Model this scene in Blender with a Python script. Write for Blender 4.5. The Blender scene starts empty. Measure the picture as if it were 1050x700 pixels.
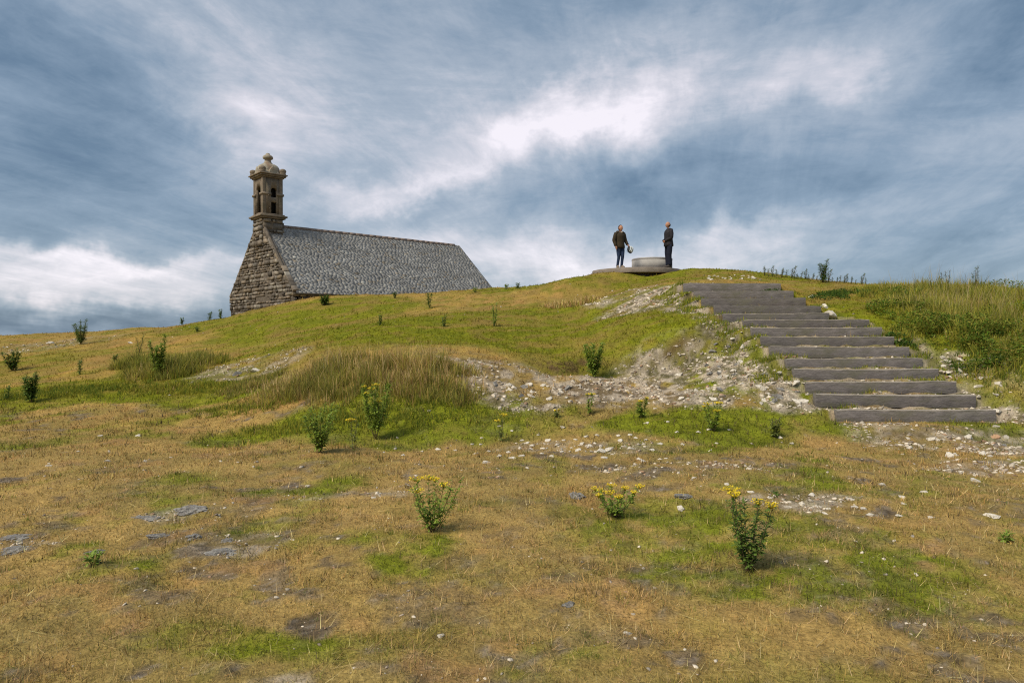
import bpy, bmesh, math, random
import numpy as np
from mathutils import Vector, Matrix, noise as mnoise
R = math.radians
random.seed(7); rng = np.random.default_rng(11)
sc = bpy.context.scene; COL = sc.collection

# ------------------------------------------------------------------ camera
F = 700.0; CH = 1.6; HOR = 342.0
PITCH = -math.atan((350-HOR)/F)
cam = bpy.data.cameras.new('camera'); cam.lens = 24.0; cam.sensor_width = 36.0
cam.clip_end = 20000; cam.clip_start = .05
camo = bpy.data.objects.new('camera', cam); COL.objects.link(camo)
camo.location = (0,0,CH); camo.rotation_euler = (math.pi/2+PITCH,0,0); sc.camera = camo

def world_at(px, py, d):
    """point at forward distance d on the sight line of a place in the photo"""
    u = (px-525)/F; v = (350-py)/F
    cy = math.cos(PITCH)-v*math.sin(PITCH); cz = math.sin(PITCH)+v*math.cos(PITCH)
    return (u*d/cy, d, CH+cz*d/cy)

# ------------------------------------------------------------------ noise
def vnoise(x, y, f, seed):
    x = np.asarray(x)*f+seed*17.13; y = np.asarray(y)*f-seed*9.71
    xi = np.floor(x); yi = np.floor(y); fx = x-xi; fy = y-yi
    fx = fx*fx*(3-2*fx); fy = fy*fy*(3-2*fy)
    def hsh(a, b):
        h = np.sin(a*127.1+b*311.7+seed*74.7)*43758.5453
        return h-np.floor(h)
    return ((hsh(xi,yi)*(1-fx)+hsh(xi+1,yi)*fx)*(1-fy)+(hsh(xi,yi+1)*(1-fx)+hsh(xi+1,yi+1)*fx)*fy)
def fbm(x, y, f, seed, o=4):
    s = 0; a = .5; t = 0
    for i in range(o):
        s = s+a*vnoise(x, y, f*2.03**i, seed+i*3); t += a; a *= .5
    return s/t
def sstep(a, b, x): t = np.clip((x-a)/(b-a), 0, 1); return t*t*(3-2*t)

# ------------------------------------------------------------------ terrain
P = []
for X in (-22,-14,-8,-4,0,4,8,14,22):
    for Y in (-20,-6,1,4,7.5): P.append((X,Y,0))
ctl = [(-150,425,14),(-150,390,20),(-150,360,27),(-150,351,31),
 (0,422,13.7),(0,398,17),(0,372,21),(0,352,27),(0,344,31),
 (120,417,13.5),(120,392,16),(120,362,21),(120,346,26),(120,338.5,30),
 (240,423,12.6),(240,396,15),(240,366,19),(240,345,23),(240,323,28),
 (320,430,11.6),(320,405,12.8),(320,372,15),(320,352,17.5),(320,325,24),(320,305.5,28.5),
 (400,440,10.9),(400,418,11.5),(400,374,13.2),(400,355,15.5),(400,330,20),(400,308,26),(400,301.5,28.3),
 (505,440,10.8),(505,420,11.6),(505,377,13.4),(505,355,15.5),(505,325,20),(505,303,25.5),(505,296,27.6),
 (560,292,27),(600,434,11),(600,414,12),(600,377,14),(600,357,15.5),(600,331,19),(600,304,23.7),(590,287,25.2),(612,283.5,25.6),(645,288,25.2),
 (700,424,11.3),(700,404,12.3),(700,373,14),(700,347,14.3),(700,314,17),(702,291,19.5),(650,320,17.5),(640,302,21),(728,330,14.9),(712,303,18),(705,276,25.8),
 (790,430,11),(790,405,11.8),(760,375,13),(758,338,14.6),
 (760,277.5,26),(1030,430,11.1),(1060,452,10.3),(1200,440,10.3),
 (1010,397,12),(935,352,13.6),(885,315,16),(830,300,19.5),(832,287,24.5),(890,292,22),
 (1000,360,13),(1050,380,12),(1000,333,14.3),(1060,345,13.6),(930,312,17),
 (1000,304,17),(1060,308,16),(925,296,19),(1200,345,13),(1200,315,15.5),(1350,320,15),(1400,400,11.5)]
for c in ctl: P.append(world_at(*c))
P += [(-12.8,36,2.0),(-10.5,31.5,2.25),(-6.5,36,2.5),(-2,33.5,2.95),(3.2,32,3.4),(5.2,27.6,3.85),(5,30.2,3.85),(8,32,3.7),(12,31,3.2),(16,29,2.6),
      (-24,36,.9),(-30,30,.9),(22,26,1.8),(26,18,2.0),
      (-25,48,-1),(-12,50,.2),(0,48,.8),(12,46,1),(24,40,0),(36,24,0),(-40,35,-1),(-40,10,-.3),(40,5,-.2)]
P = np.array(P, float); n = len(P)
def tps(r2): return np.where(r2>1e-9, r2*np.log(np.maximum(r2,1e-9)), 0)*.5
D2 = ((P[:,None,:2]-P[None,:,:2])**2).sum(-1)
A = np.zeros((n+3,n+3)); A[:n,:n] = tps(D2)+np.eye(n)*.12
A[:n,n:] = np.c_[np.ones(n),P[:,:2]]; A[n:,:n] = A[:n,n:].T
Wt = np.linalg.solve(A, np.r_[P[:,2],0,0,0])
# the flight: (y of top edge, x left, x right, distance)
ST = [(420,858,1021,11.2),(404.7,836,1002,11.62),(391,827,980,12.02),(378.3,814,963,12.42),(367,806,947,12.8),
      (355.3,790,932,13.18),(345,781,916,13.56),(335.8,771,904,13.93),(327.5,763,891,14.3),
      (321,742,850,15.0),(313,733,842,15.8),(305.5,720,826,16.6),(298,712,814,17.5),(290,701,801,18.5)]
STEPS = []
for (ty, xl, xr, d) in ST:
    a = world_at(xl,ty,d); b = world_at(xr,ty,d); STEPS.append((a[0],b[0],d,a[2]))
def base_h(x, y):
    x = np.asarray(x,float).ravel(); y = np.asarray(y,float).ravel(); out = np.empty_like(x)
    for i in range(0,len(x),40000):
        a = x[i:i+40000]; b = y[i:i+40000]
        r2 = (a[:,None]-P[None,:,0])**2+(b[:,None]-P[None,:,1])**2
        out[i:i+40000] = tps(r2)@Wt[:n]+Wt[n]+Wt[n+1]*a+Wt[n+2]*b
    return np.clip(out,-3,5)
def H(x, y):
    x = np.asarray(x,float); y = np.asarray(y,float); sh = x.shape; x = x.ravel(); y = y.ravel()
    rr = np.hypot(x, y-12)
    z = np.zeros_like(x); m = rr < 62
    z[m] = base_h(x[m], y[m])
    near = sstep(11,8,y)
    z = z*(1-near)+near*np.clip(z,-.04,.04)*.6
    z += (fbm(x,y,.55,3,3)-.5)*.16 + (fbm(x,y,3.1,5,3)-.5)*(.05+.03*sstep(9,13,y)) + (fbm(x,y,11,9,2)-.5)*(.022+.02*sstep(9,5,y))
    # hollow cut into the bank behind the bush
    z -= .26*np.exp(-((x-1.25)/.8)**2-((y-14.0-.1*np.sin(x*5))/.28)**2); z += .07*np.exp(-((x-1.25)/1.)**2-((y-14.62)/.28)**2)
    z -= .12*np.exp(-((x-3.4)/1.0)**2-((y-14.0-.12*np.sin(x*4))/.22)**2)
    zf = -2-np.clip(rr-45,0,400)*.22-np.clip(rr-400,0,4000)*.002
    w = sstep(40,60,rr); z = z*(1-w)+zf*w
    # stairs: earth held behind each sleeper
    t = np.full_like(z,np.nan)
    for i,(xa,xb,d,zt) in enumerate(STEPS):
        d2 = STEPS[i+1][2] if i+1<len(STEPS) else d+.9
        s = (y>=d+.1)&(y<d2+.1)
        rise = (STEPS[i+1][3]-zt) if i+1<len(STEPS) else .1
        zz = zt-.035+np.clip((y-d-.1)/max(d2-d,.01),0,1)**1.5*(np.clip(.045+.20*(fbm(x,y,2.6,31+i,3)-.42),0,.11) if i<8 else -.05)
        k = sstep(xa-.55,xa-.02,x)*sstep(xb+.5,xb,x)
        if i+1==len(STEPS): k = k*sstep(d2+.1,d+.3,y)
        z = np.where(s, z*(1-k)+(zz*1.+(fbm(x,y,7,21,2)-.5)*.05)*k, z)
    xa,xb,d,zt = STEPS[0]
    k = sstep(xa-.4,xa,x)*sstep(xb+.4,xb,x)*sstep(d-1.2,d-.1,y)*(y<d+.1)
    z = z*(1-k)+(zt-.20)*k
    # cut under the concrete platform
    k = sstep(2.35,1.85,np.hypot(x-5.02,y-27.6)); z = np.where(y<29, z*(1-k)+(3.97-.22*np.exp(-((x-5.1)/.75)**2))*k, z)
    return z.reshape(sh)
_dd = np.geomspace(2.2,40,900)
def on_ground(px, py):
    """where the sight line first meets the terrain"""
    u = (px-525)/F; v = (350-py)/F
    cy = math.cos(PITCH)-v*math.sin(PITCH); cz = math.sin(PITCH)+v*math.cos(PITCH)
    X = u*_dd/cy; Z = CH+cz*_dd/cy; h = H(X,_dd); i = np.argmax(h>=Z)
    if not (h>=Z).any(): i = np.argmin(np.where(_dd>8,Z-h,9e9))
    return float(X[i]),float(_dd[i]),float(h[i])

# ------------------------------------------------------------------ ground cover zones (real places on the ground)
def blobs(lst, x, y, wob=.5, seed=40):
    out = np.zeros_like(x); wx = (fbm(x,y,.9,seed,3)-.5)*wob*2.4; wy = (fbm(x,y,.9,seed+9,3)-.5)*wob*2.4
    for (bx,by,rx,ry,s) in lst:
        q = ((x+wx-bx)/rx)**2+((y+wy-by)/ry)**2
        out = np.maximum(out, s*sstep(1.5,.45,q))
    return out
def Z(px,py,rx,ry,s=1.): g = on_ground(px,py); return (g[0],g[1],rx,ry,s)
GREEN = [Z(500,333,6.5,3.2,1),Z(330,325,3.5,3.6,.95),Z(650,338,3.5,2.2,.8),Z(720,330,1.5,3,.9),Z(570,318,2.5,1.5,.5),Z(560,285,3,1,1),Z(760,281,4.5,2.0,1),Z(700,282,2.5,1.2,1),Z(640,288,2.2,.8,1),
  Z(150,398,3.2,1.5,1),Z(70,400,2.4,1.8,.8),Z(230,405,1.6,1,.9),Z(330,435,2,.9,.9),Z(450,432,1.8,.8,.9),Z(380,450,1.2,.7,.7),Z(510,440,1,.6,.6),Z(230,330,3,2,.6),Z(15,375,2.2,2.5,.5),
  Z(740,436,1.3,.8,.9),Z(680,430,1.2,.6,.7),Z(830,425,.6,.9,.7),Z(820,590,1.0,.5,1),Z(890,600,.6,.35,.8),Z(690,540,.9,.9,.65),Z(735,575,.5,.6,.8),Z(800,550,1,.6,.75),Z(1035,445,.6,1.2,.9),
  Z(1000,370,1.5,1.2,.7),Z(925,345,.8,1.5,.8),Z(1000,330,4,2.6,.9),Z(1040,400,.8,1.2,.7),Z(850,300,1.5,2,.5),Z(440,560,.35,.3,.8),Z(640,535,.35,.3,.6),Z(770,585,.4,.3,.9),Z(60,575,.25,.2,.7),Z(230,660,.5,.3,.5),Z(100,600,.5,.2,.4),Z(280,650,.6,.15,.5)]
STONY = [Z(520,388,1.3,1.0,.8),Z(545,405,1.2,.7,1),Z(590,400,1.3,.7,1),Z(650,395,1.2,.8,.9),Z(690,385,1.3,1.0,1),Z(740,380,.9,1.1,1),Z(720,405,1.2,.7,.9),Z(770,400,.8,.8,1),Z(800,408,.6,.6,1),Z(470,378,.8,.6,.6),
  Z(745,345,.5,1.5,1),Z(728,322,.5,1.4,.9),Z(680,304,1.7,1.4,1),Z(640,302,1.2,.9,.7),Z(712,310,.6,1.6,1),Z(1010,390,.7,1.0,1),Z(1005,415,.5,.9,1),Z(950,372,.4,1.2,.8),Z(990,402,.6,.8,1),Z(1030,425,.4,.5,.8),
  Z(985,452,1.5,.7,.7),Z(930,443,.9,.4,.6),Z(1040,480,.9,.6,.6),Z(900,437,.7,.4,.7),Z(255,375,1.4,1.0,.5),Z(250,386,.8,.4,.6),Z(60,352,2,2,.3),Z(850,520,.35,.25,.7),Z(810,515,.3,.2,.7),Z(700,478,1,.4,.4),
  Z(590,458,1.1,.4,.35),Z(400,505,.6,.3,.5),Z(300,508,.4,.2,.4),Z(190,520,.4,.3,.5),Z(230,560,.3,.25,.5),Z(290,685,.18,.12,.8),Z(20,555,.2,.15,.4),Z(870,515,.3,.2,.6)]
DRY = [Z(430,304,6,1.5,.8),Z(540,301,3,1.5,.9),Z(420,358,4.5,.6,1),Z(560,358,3,.7,.9),Z(680,362,1.5,.8,.7),Z(600,322,2,1.2,.6),Z(890,312,1.2,2.6,.9),Z(950,332,.8,1.2,.8),Z(1000,350,.8,.6,.9),Z(100,360,4.5,2.5,.7),Z(60,345,6,3,.8),
  Z(300,360,2,1,.8),Z(250,350,2.2,1.2,.7),Z(450,530,.9,.6,1),Z(560,560,1.3,.7,.9),Z(420,640,.6,.25,.8),Z(550,620,1.5,.5,.6),Z(120,470,4,1.2,.8),Z(560,500,1.3,.5,.8),Z(300,480,2,.8,.6),Z(720,500,.5,.3,1),Z(930,560,1.4,.5,.6)]
STAIRZ = [((a+b)/2,(STEPS[i][2]+.25),1.1,.3) for i,(a,b,d,z) in enumerate(STEPS)]
def zones(x, y):
    g = blobs(GREEN,x,y,.45,40); s = blobs(STONY,x,y,.3,60); d = blobs(DRY,x,y,.5,80)
    st = np.zeros_like(x)
    for (xa,xb,dd,zt) in STEPS: st = np.maximum(st, ((x>xa-.1)&(x<xb+.1)&(y>dd)&(y<dd+.9)).astype(float))
    s = s*(1-.75*sstep(.54,.62,fbm(x,y,1.5,45,3))); g = g+.0; s = np.maximum(s, st*.75*sstep(17,13,y)); g = np.maximum(g*(1-.6*st), st*.9*sstep(.52,.62,fbm(x,y,2.2,33,2)))
    n1 = fbm(x,y,.8,12,4); n2 = fbm(x,y,3.4,14,4); n3 = fbm(x,y,1.7,18,4)
    nearf = sstep(11,7,y); n4 = fbm(x,y,5.2,19,3)
    g = np.clip(g*(1.15-.10*nearf)*(.55+.9*n2)*(1-nearf*sstep(.58,.33,n4)*.8)+(.9*sstep(.50,.74,n1*.5+n3*.5)+.30*nearf*sstep(.56,.70,n4*.6+n3*.4))*(1-d*.8),0,1)
    bare = sstep(.58,.68,n2*.62+fbm(x,y,1.3,25,3)*.38)*(1-g*.8)*sstep(20,11,y)
    bare = np.maximum(bare, .8*sstep(.58,.68,fbm(x,y,6.5,27,3)*.62+fbm(x,y,1.1,28,2)*.38)*sstep(8,5,y)*(1-g*.6))
    bare = np.maximum(bare*(.85-.5*d), s*.75*sstep(.34,.52,n2+.1*s))
    return g,s,d,bare
def ground_col(x, y):
    g,s,d,bare = zones(x,y)
    nf = (fbm(x,y,6,51,3)*.6+fbm(x,y,17,52,2)*.4)[:,None]; nf = .5+(nf-.5)*1.5; nm = fbm(x,y,1.1,55,3)[:,None]
    straw = np.array([.325,.222,.085])*(.72+.6*nf); olive = np.array([.195,.155,.058])*(.65+.7*nf)
    green = np.array([.16,.175,.022])*(.6+.8*nf); soil = np.array([.125,.098,.075])*(.6+.8*nf)
    grav = np.array([.46,.39,.31])*(.55+.8*nf)
    far = sstep(13,17,y)[:,None]
    green = green*(1-far)+np.array([.155,.158,.022])*(.65+.7*nf)*far
    straw = straw*(1-.3*far)+np.array([.36,.24,.05])*.3*far
    mix = sstep(.38,.62,nm*.75+nf*.25)*.62
    c = straw*(1-mix)+olive*mix; c = c*(1-.35*d[:,None])+straw*(.35*d[:,None])
    c = c*(1-g[:,None])+green*g[:,None]; b = bare[:,None]
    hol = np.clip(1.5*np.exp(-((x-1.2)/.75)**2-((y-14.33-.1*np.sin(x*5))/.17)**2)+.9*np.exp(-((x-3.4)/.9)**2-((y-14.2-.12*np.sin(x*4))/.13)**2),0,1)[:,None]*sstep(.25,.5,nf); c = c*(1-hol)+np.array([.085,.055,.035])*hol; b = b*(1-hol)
    pt = fbm(x,y*1.7,.62,141,4)[:,None]; pu = fbm(x,y*1.5,1.9,143,4)[:,None]; fz = far*(1-b)
    c = c*(1-fz*.75*sstep(.52,.64,pt))+np.array([.235,.17,.055])*fz*.75*sstep(.52,.64,pt)
    c = c*(1-fz*.55*sstep(.55,.68,pu))+np.array([.115,.13,.018])*fz*.55*sstep(.55,.68,pu)
    c = c*(1-fz*.5*sstep(.46,.34,pu))+np.array([.20,.135,.055])*fz*.5*sstep(.46,.34,pu)
    sg = (s*(1-hol[:,0])*sstep(.42,.6,fbm(x,y,5,58,3)))[:,None]
    c = c*(1-b)+soil*b; c = c*(1-sg*.8)+grav*sg*.8
    gr = (sstep(.60,.72,fbm(x,y,26,68,2)))[:,None]*b*.7; c = c*(1-gr)+np.array([.30,.26,.22])*gr; dkk = sstep(.55,.70,fbm(x,y,14,69,2))[:,None]*b*.5; c = c*(1-dkk)  # dark flecks paint small shadows between tufts into the ground colour
    pk = (sstep(.64,.72,fbm(x,y,2.1,66,3))*(1-g)*(1-s))[:,None]*.5   # reddish dead moss
    c = c*(1-pk)+np.array([.36,.215,.09])*pk
    lm = c.mean(1,keepdims=True); c = lm+(c-lm)*(1.08+.06*sstep(9,14,y)[:,None])
    return np.clip(c,.004,1)

# ------------------------------------------------------------------ materials
def nodes(m):
    m.use_nodes = True; nt = m.node_tree; nt.nodes.clear(); return nt
def mat(name, col, rough=.8, nscale=0, namt=.3, bump=0, bscale=20, attr=None, metal=0, spec=.3, transl=0, dark=None, coord='Object', stretch=None):
    m = bpy.data.materials.new(name); nt = nodes(m); N = nt.nodes; L = nt.links
    o = N.new('ShaderNodeOutputMaterial'); b = N.new('ShaderNodeBsdfPrincipled')
    b.inputs['Roughness'].default_value = rough; b.inputs['Metallic'].default_value = metal
    b.inputs['Specular IOR Level'].default_value = spec
    if attr:
        a = N.new('ShaderNodeAttribute'); a.attribute_name = attr; src = a.outputs['Color']
    else:
        a = N.new('ShaderNodeRGB'); a.outputs[0].default_value = (*col,1); src = a.outputs[0]
    if nscale:
        tc = N.new('ShaderNodeTexCoord'); vec = tc.outputs[coord]
        if stretch:
            mp = N.new('ShaderNodeMapping'); mp.inputs['Scale'].default_value = stretch; L.new(vec,mp.inputs[0]); vec = mp.outputs[0]
        nz = N.new('ShaderNodeTexNoise'); nz.inputs['Scale'].default_value = nscale; nz.inputs['Detail'].default_value = 6; nz.inputs['Roughness'].default_value = .65
        L.new(vec,nz.inputs['Vector'])
        mr = N.new('ShaderNodeMapRange'); mr.inputs[1].default_value = .3; mr.inputs[2].default_value = .7
        mr.inputs[3].default_value = 1-namt; mr.inputs[4].default_value = 1+namt; L.new(nz.outputs['Fac'],mr.inputs[0])
        vm = N.new('ShaderNodeVectorMath'); vm.operation = 'SCALE'; L.new(src,vm.inputs[0]); L.new(mr.outputs[0],vm.inputs['Scale']); src = vm.outputs[0]
        if dark:
            n2 = N.new('ShaderNodeTexNoise'); n2.inputs['Scale'].default_value = nscale*.33; n2.inputs['Detail'].default_value = 5; L.new(vec,n2.inputs['Vector'])
            m2 = N.new('ShaderNodeMapRange'); m2.inputs[1].default_value = .5; m2.inputs[2].default_value = .68; L.new(n2.outputs['Fac'],m2.inputs[0])
            mx = N.new('ShaderNodeMix'); mx.data_type = 'RGBA'; L.new(m2.outputs[0],mx.inputs[0]); L.new(src,mx.inputs[6]); mx.inputs[7].default_value = (*dark,1); src = mx.outputs[2]
        if bump:
            nb = N.new('ShaderNodeTexNoise'); nb.inputs['Scale'].default_value = bscale; nb.inputs['Detail'].default_value = 5; L.new(vec,nb.inputs['Vector'])
            bp = N.new('ShaderNodeBump'); bp.inputs['Strength'].default_value = bump; bp.inputs['Distance'].default_value = .02
            L.new(nb.outputs['Fac'],bp.inputs['Height']); L.new(bp.outputs[0],b.inputs['Normal'])
    L.new(src,b.inputs['Base Color'])
    if transl:
        t = N.new('ShaderNodeBsdfTranslucent'); L.new(src,t.inputs[0]); mx = N.new('ShaderNodeMixShader'); mx.inputs[0].default_value = transl
        L.new(b.outputs[0],mx.inputs[1]); L.new(t.outputs[0],mx.inputs[2]); L.new(mx.outputs[0],o.inputs[0])
    else: L.new(b.outputs[0],o.inputs[0])
    return m
M = {}
M['ground'] = mat('ground',(1,1,1),.95,38,.42,.8,60,attr='Col',spec=.1)
M['grass'] = mat('grass',(1,1,1),.75,attr='Col',spec=.15,transl=.25)
M['tall'] = mat('tall_grass',(1,1,1),.7,attr='Col',spec=.15,transl=.3)
M['rubble'] = mat('rubble',(1,1,1),.85,25,.25,.4,60,attr='Col',spec=.2)
M['white_stone'] = mat('white_stone',(.68,.62,.53),.8,9,.22,.5,30,dark=(.42,.37,.30),spec=.2)
M['grey_stone'] = mat('grey_stone',(.24,.225,.21),.85,7,.45,.8,24,dark=(.42,.40,.36),spec=.2)
M['orange_stone'] = mat('orange_stone',(.50,.30,.17),.85,9,.25,.5,30,dark=(.40,.27,.18),spec=.2)
M['masonry'] = mat('masonry',(1,1,1),.9,7,.35,.8,22,attr='Col',spec=.15)
M['slate'] = mat('slate',(1,1,1),.62,5,.3,.35,30,attr='Col',spec=.35)
M['granite'] = mat('granite',(.205,.165,.125),.9,5,.4,.7,20,dark=(.15,.13,.095),spec=.15)
M['lichen_granite'] = mat('lichen_granite',(.32,.29,.23),.9,6,.35,.7,20,dark=(.24,.17,.12),spec=.15)
M['mortar'] = mat('ridge_mortar',(.24,.19,.165),.9,5,.3,.6,20,spec=.15)
M['belfry_dark'] = mat('belfry_dark',(.02,.016,.012),.9,8,.3)  # near-black, only for the added box that darkens the belfry
M['sleeper'] = mat('weathered_timber',(1,1,1),.85,5,.38,.5,22,attr='Col',dark=(.15,.14,.11),stretch=(1,5,5),spec=.2)
M['concrete'] = mat('concrete',(.25,.21,.18),.9,3,.25,.5,25,dark=(.24,.21,.18),spec=.2)
M['table_conc'] = mat('table_concrete',(.34,.325,.31),.9,3,.15,.3,25,spec=.2)
M['brass'] = mat('enamel_plate',(.32,.36,.38),.4,5,.1)
M['leaf'] = mat('leaf',(.25,.34,.055),.6,60,.35,spec=.25,transl=.3)
M['leaf_dark'] = mat('leaf_dark',(.12,.19,.035),.65,60,.35,spec=.25,transl=.25)
M['leaf_olive'] = mat('leaf_olive',(.19,.225,.06),.65,60,.35,spec=.2,transl=.25)
M['stem'] = mat('stem',(.13,.085,.05),.7,40,.3)
M['stem_green'] = mat('stem_green',(.13,.16,.05),.7,40,.3)
M['flower'] = mat('ragwort_flower',(.66,.49,.02),.6,80,.2,transl=.15)
M['skin'] = mat('skin',(.43,.215,.135),.55,30,.1)
M['hair'] = mat('dark_hair',(.045,.022,.014),.5,60,.3)
M['jacket_f'] = mat('khaki_jacket',(.040,.029,.016),.85,14,.3,.5,30)
M['fur'] = mat('fur_trim',(.05,.034,.02),.95,60,.4,.9,90)
M['jeans'] = mat('blue_jeans',(.02,.036,.085),.85,25,.3,.3,60)
M['jacket_m'] = mat('navy_jacket',(.017,.015,.020),.75,18,.3,.5,30)
M['trousers'] = mat('dark_trousers',(.008,.011,.026),.85,18,.3,.3,30)
M['shoe'] = mat('shoe',(.06,.05,.045),.6,30,.2)
M['boot'] = mat('pale_boot',(.22,.17,.13),.7,30,.2)
M['scarf'] = mat('pale_scarf',(.45,.36,.30),.85,40,.3)
M['helmet'] = mat('white_helmet',(.62,.66,.68),.35,10,.06)
M['black'] = mat('black_plastic',(.02,.022,.025),.45,10,.1)

# ------------------------------------------------------------------ object helpers
def link(name, me, m=None, parent=None, loc=None):
    o = bpy.data.objects.new(name, me); COL.objects.link(o)
    if m is not None:
        me.materials.append(m)
    if parent: o.parent = parent
    if loc is not None: o.location = loc
    return o
def tag(o, label=None, cat=None, group=None, kind=None):
    if label: o['label'] = label
    if cat: o['category'] = cat
    if group: o['group'] = group
    if kind: o['kind'] = kind
    return o
def empty(name, loc, rz=0):
    o = bpy.data.objects.new(name, None); COL.objects.link(o); o.location = loc; o.rotation_euler = (0,0,rz); o.empty_display_size = .1
    return o
def np_mesh(name, verts, loops, counts, cols=None, smooth=False):
    verts = np.asarray(verts,np.float32); loops = np.asarray(loops,np.int32).ravel()
    me = bpy.data.meshes.new(name); nf = len(counts)
    me.vertices.add(len(verts)); me.vertices.foreach_set('co',verts.ravel())
    me.loops.add(len(loops)); me.loops.foreach_set('vertex_index',loops)
    me.polygons.add(nf); st = np.concatenate([[0],np.cumsum(counts)[:-1]]).astype(np.int32)
    me.polygons.foreach_set('loop_start',st); me.polygons.foreach_set('loop_total',np.asarray(counts,np.int32))
    if smooth: me.polygons.foreach_set('use_smooth',np.ones(nf,bool))
    if cols is not None:
        a = me.color_attributes.new('Col','FLOAT_COLOR','POINT'); c = np.ones((len(verts),4),np.float32); c[:,:3] = cols; a.data.foreach_set('color',c.ravel())
    me.update(calc_edges=True); me.validate(); return me
class MB:
    """collects shapes for ONE mesh; optional colour per vertex"""
    def __init__(s): s.v = []; s.f = []; s.c = []
    def add(s, vs, fs, col=(1,1,1)):
        b = len(s.v); s.v += [tuple(v) for v in vs]; s.f += [tuple(i+b for i in f) for f in fs]; s.c += [col]*len(vs)
    def box(s, x0,x1,y0,y1,z0,z1,col=(1,1,1)):
        s.add([(x0,y0,z0),(x1,y0,z0),(x1,y1,z0),(x0,y1,z0),(x0,y0,z1),(x1,y0,z1),(x1,y1,z1),(x0,y1,z1)],
              [(3,2,1,0),(4,5,6,7),(0,1,5,4),(1,2,6,5),(2,3,7,6),(3,0,4,7)],col)
    def hexa(s, p, col=(1,1,1)):
        s.add(p,[(3,2,1,0),(4,5,6,7),(0,1,5,4),(1,2,6,5),(2,3,7,6),(3,0,4,7)],col)
    def lathe(s, prof, cx=0, cy=0, n=20, col=(1,1,1), sq=0):
        vs = []; 
        for (r,z) in prof:
            for k in range(n):
                a = 2*math.pi*(k+.5)/n; q = 1.
                if sq: q = (1/max(abs(math.cos(a)),abs(math.sin(a))))*sq+(1-sq)
                vs.append((cx+r*q*math.cos(a),cy+r*q*math.sin(a),z))
        fs = []
        for i in range(len(prof)-1):
            for k in range(n): a = i*n+k; b = i*n+(k+1)%n; fs.append((a,b,b+n,a+n))
        fs.append(tuple(range(n))[::-1]); fs.append(tuple(range((len(prof)-1)*n,len(prof)*n)))
        s.add(vs,fs,col)
    def tube(s, pts, rad, n=5, col=(1,1,1)):
        vs = []; fs = []
        for i,p in enumerate(pts):
            p = Vector(p); q = Vector(pts[min(i+1,len(pts)-1)])-Vector(pts[max(i-1,0)]); q.normalize()
            a = q.cross(Vector((0.3,1,.2))).normalized(); b = q.cross(a)
            for k in range(n):
                t = 2*math.pi*k/n; vs.append(p+(a*math.cos(t)+b*math.sin(t))*rad[i])
        for i in range(len(pts)-1):
            for k in range(n): a_ = i*n+k; b_ = i*n+(k+1)%n; fs.append((a_,b_,b_+n,a_+n))
        fs.append(tuple(range(n))[::-1]); fs.append(tuple(range(len(vs)-n,len(vs))))
        s.add(vs,fs,col)
    def mesh(s, name, smooth=False):
        return np_mesh(name, s.v, [i for f in s.f for i in f], [len(f) for f in s.f], np.array(s.c), smooth)
    def build(s, name, m, parent=None, loc=None, smooth=False, bevel=0):
        o = link(name, s.mesh(name,smooth), m, parent, loc)
        if bevel:
            b = o.modifiers.new('bevel','BEVEL'); b.width = bevel; b.segments = 2; b.limit_method = 'ANGLE'
        return o

# ------------------------------------------------------------------ ground sheet
def lines_x():
    l = [0.]
    while l[-1] < 28: l.append(l[-1]+max(.034,.0105*l[-1]))
    while l[-1] < 6000: l.append(l[-1]*1.09)
    l = np.array(l); return np.r_[-l[:0:-1],l]
def lines_y():
    l = [2.3]
    while l[-1] < 32:
        st = max(.034,.0105*l[-1])
        if 10.7 < l[-1] < 19.2: st = .055
        l.append(l[-1]+st)
    while l[-1] < 75: l.append(l[-1]*1.03)
    while l[-1] < 6000: l.append(l[-1]*1.12)
    b = [2.2]; st = .1
    while b[-1] > -6000: b.append(b[-1]-st); st *= 1.13
    return np.r_[np.array(b)[::-1],np.array(l)]
gx, gy = lines_x(), lines_y(); X, Y = np.meshgrid(gx,gy); Zg = H(X,Y)
nx, ny = len(gx), len(gy)
idx = np.arange(nx*ny).reshape(ny,nx)
q = np.stack([idx[:-1,:-1],idx[:-1,1:],idx[1:,1:],idx[1:,:-1]],-1).reshape(-1,4)
me = np_mesh('ground', np.c_[X.ravel(),Y.ravel(),Zg.ravel()], q, np.full(len(q),4), ground_col(X.ravel(),Y.ravel()), True)
tag(link('ground', me, M['ground']), 'dry grassy hilltop rising to a stony bank and a green knoll', 'ground', kind='structure')

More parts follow.
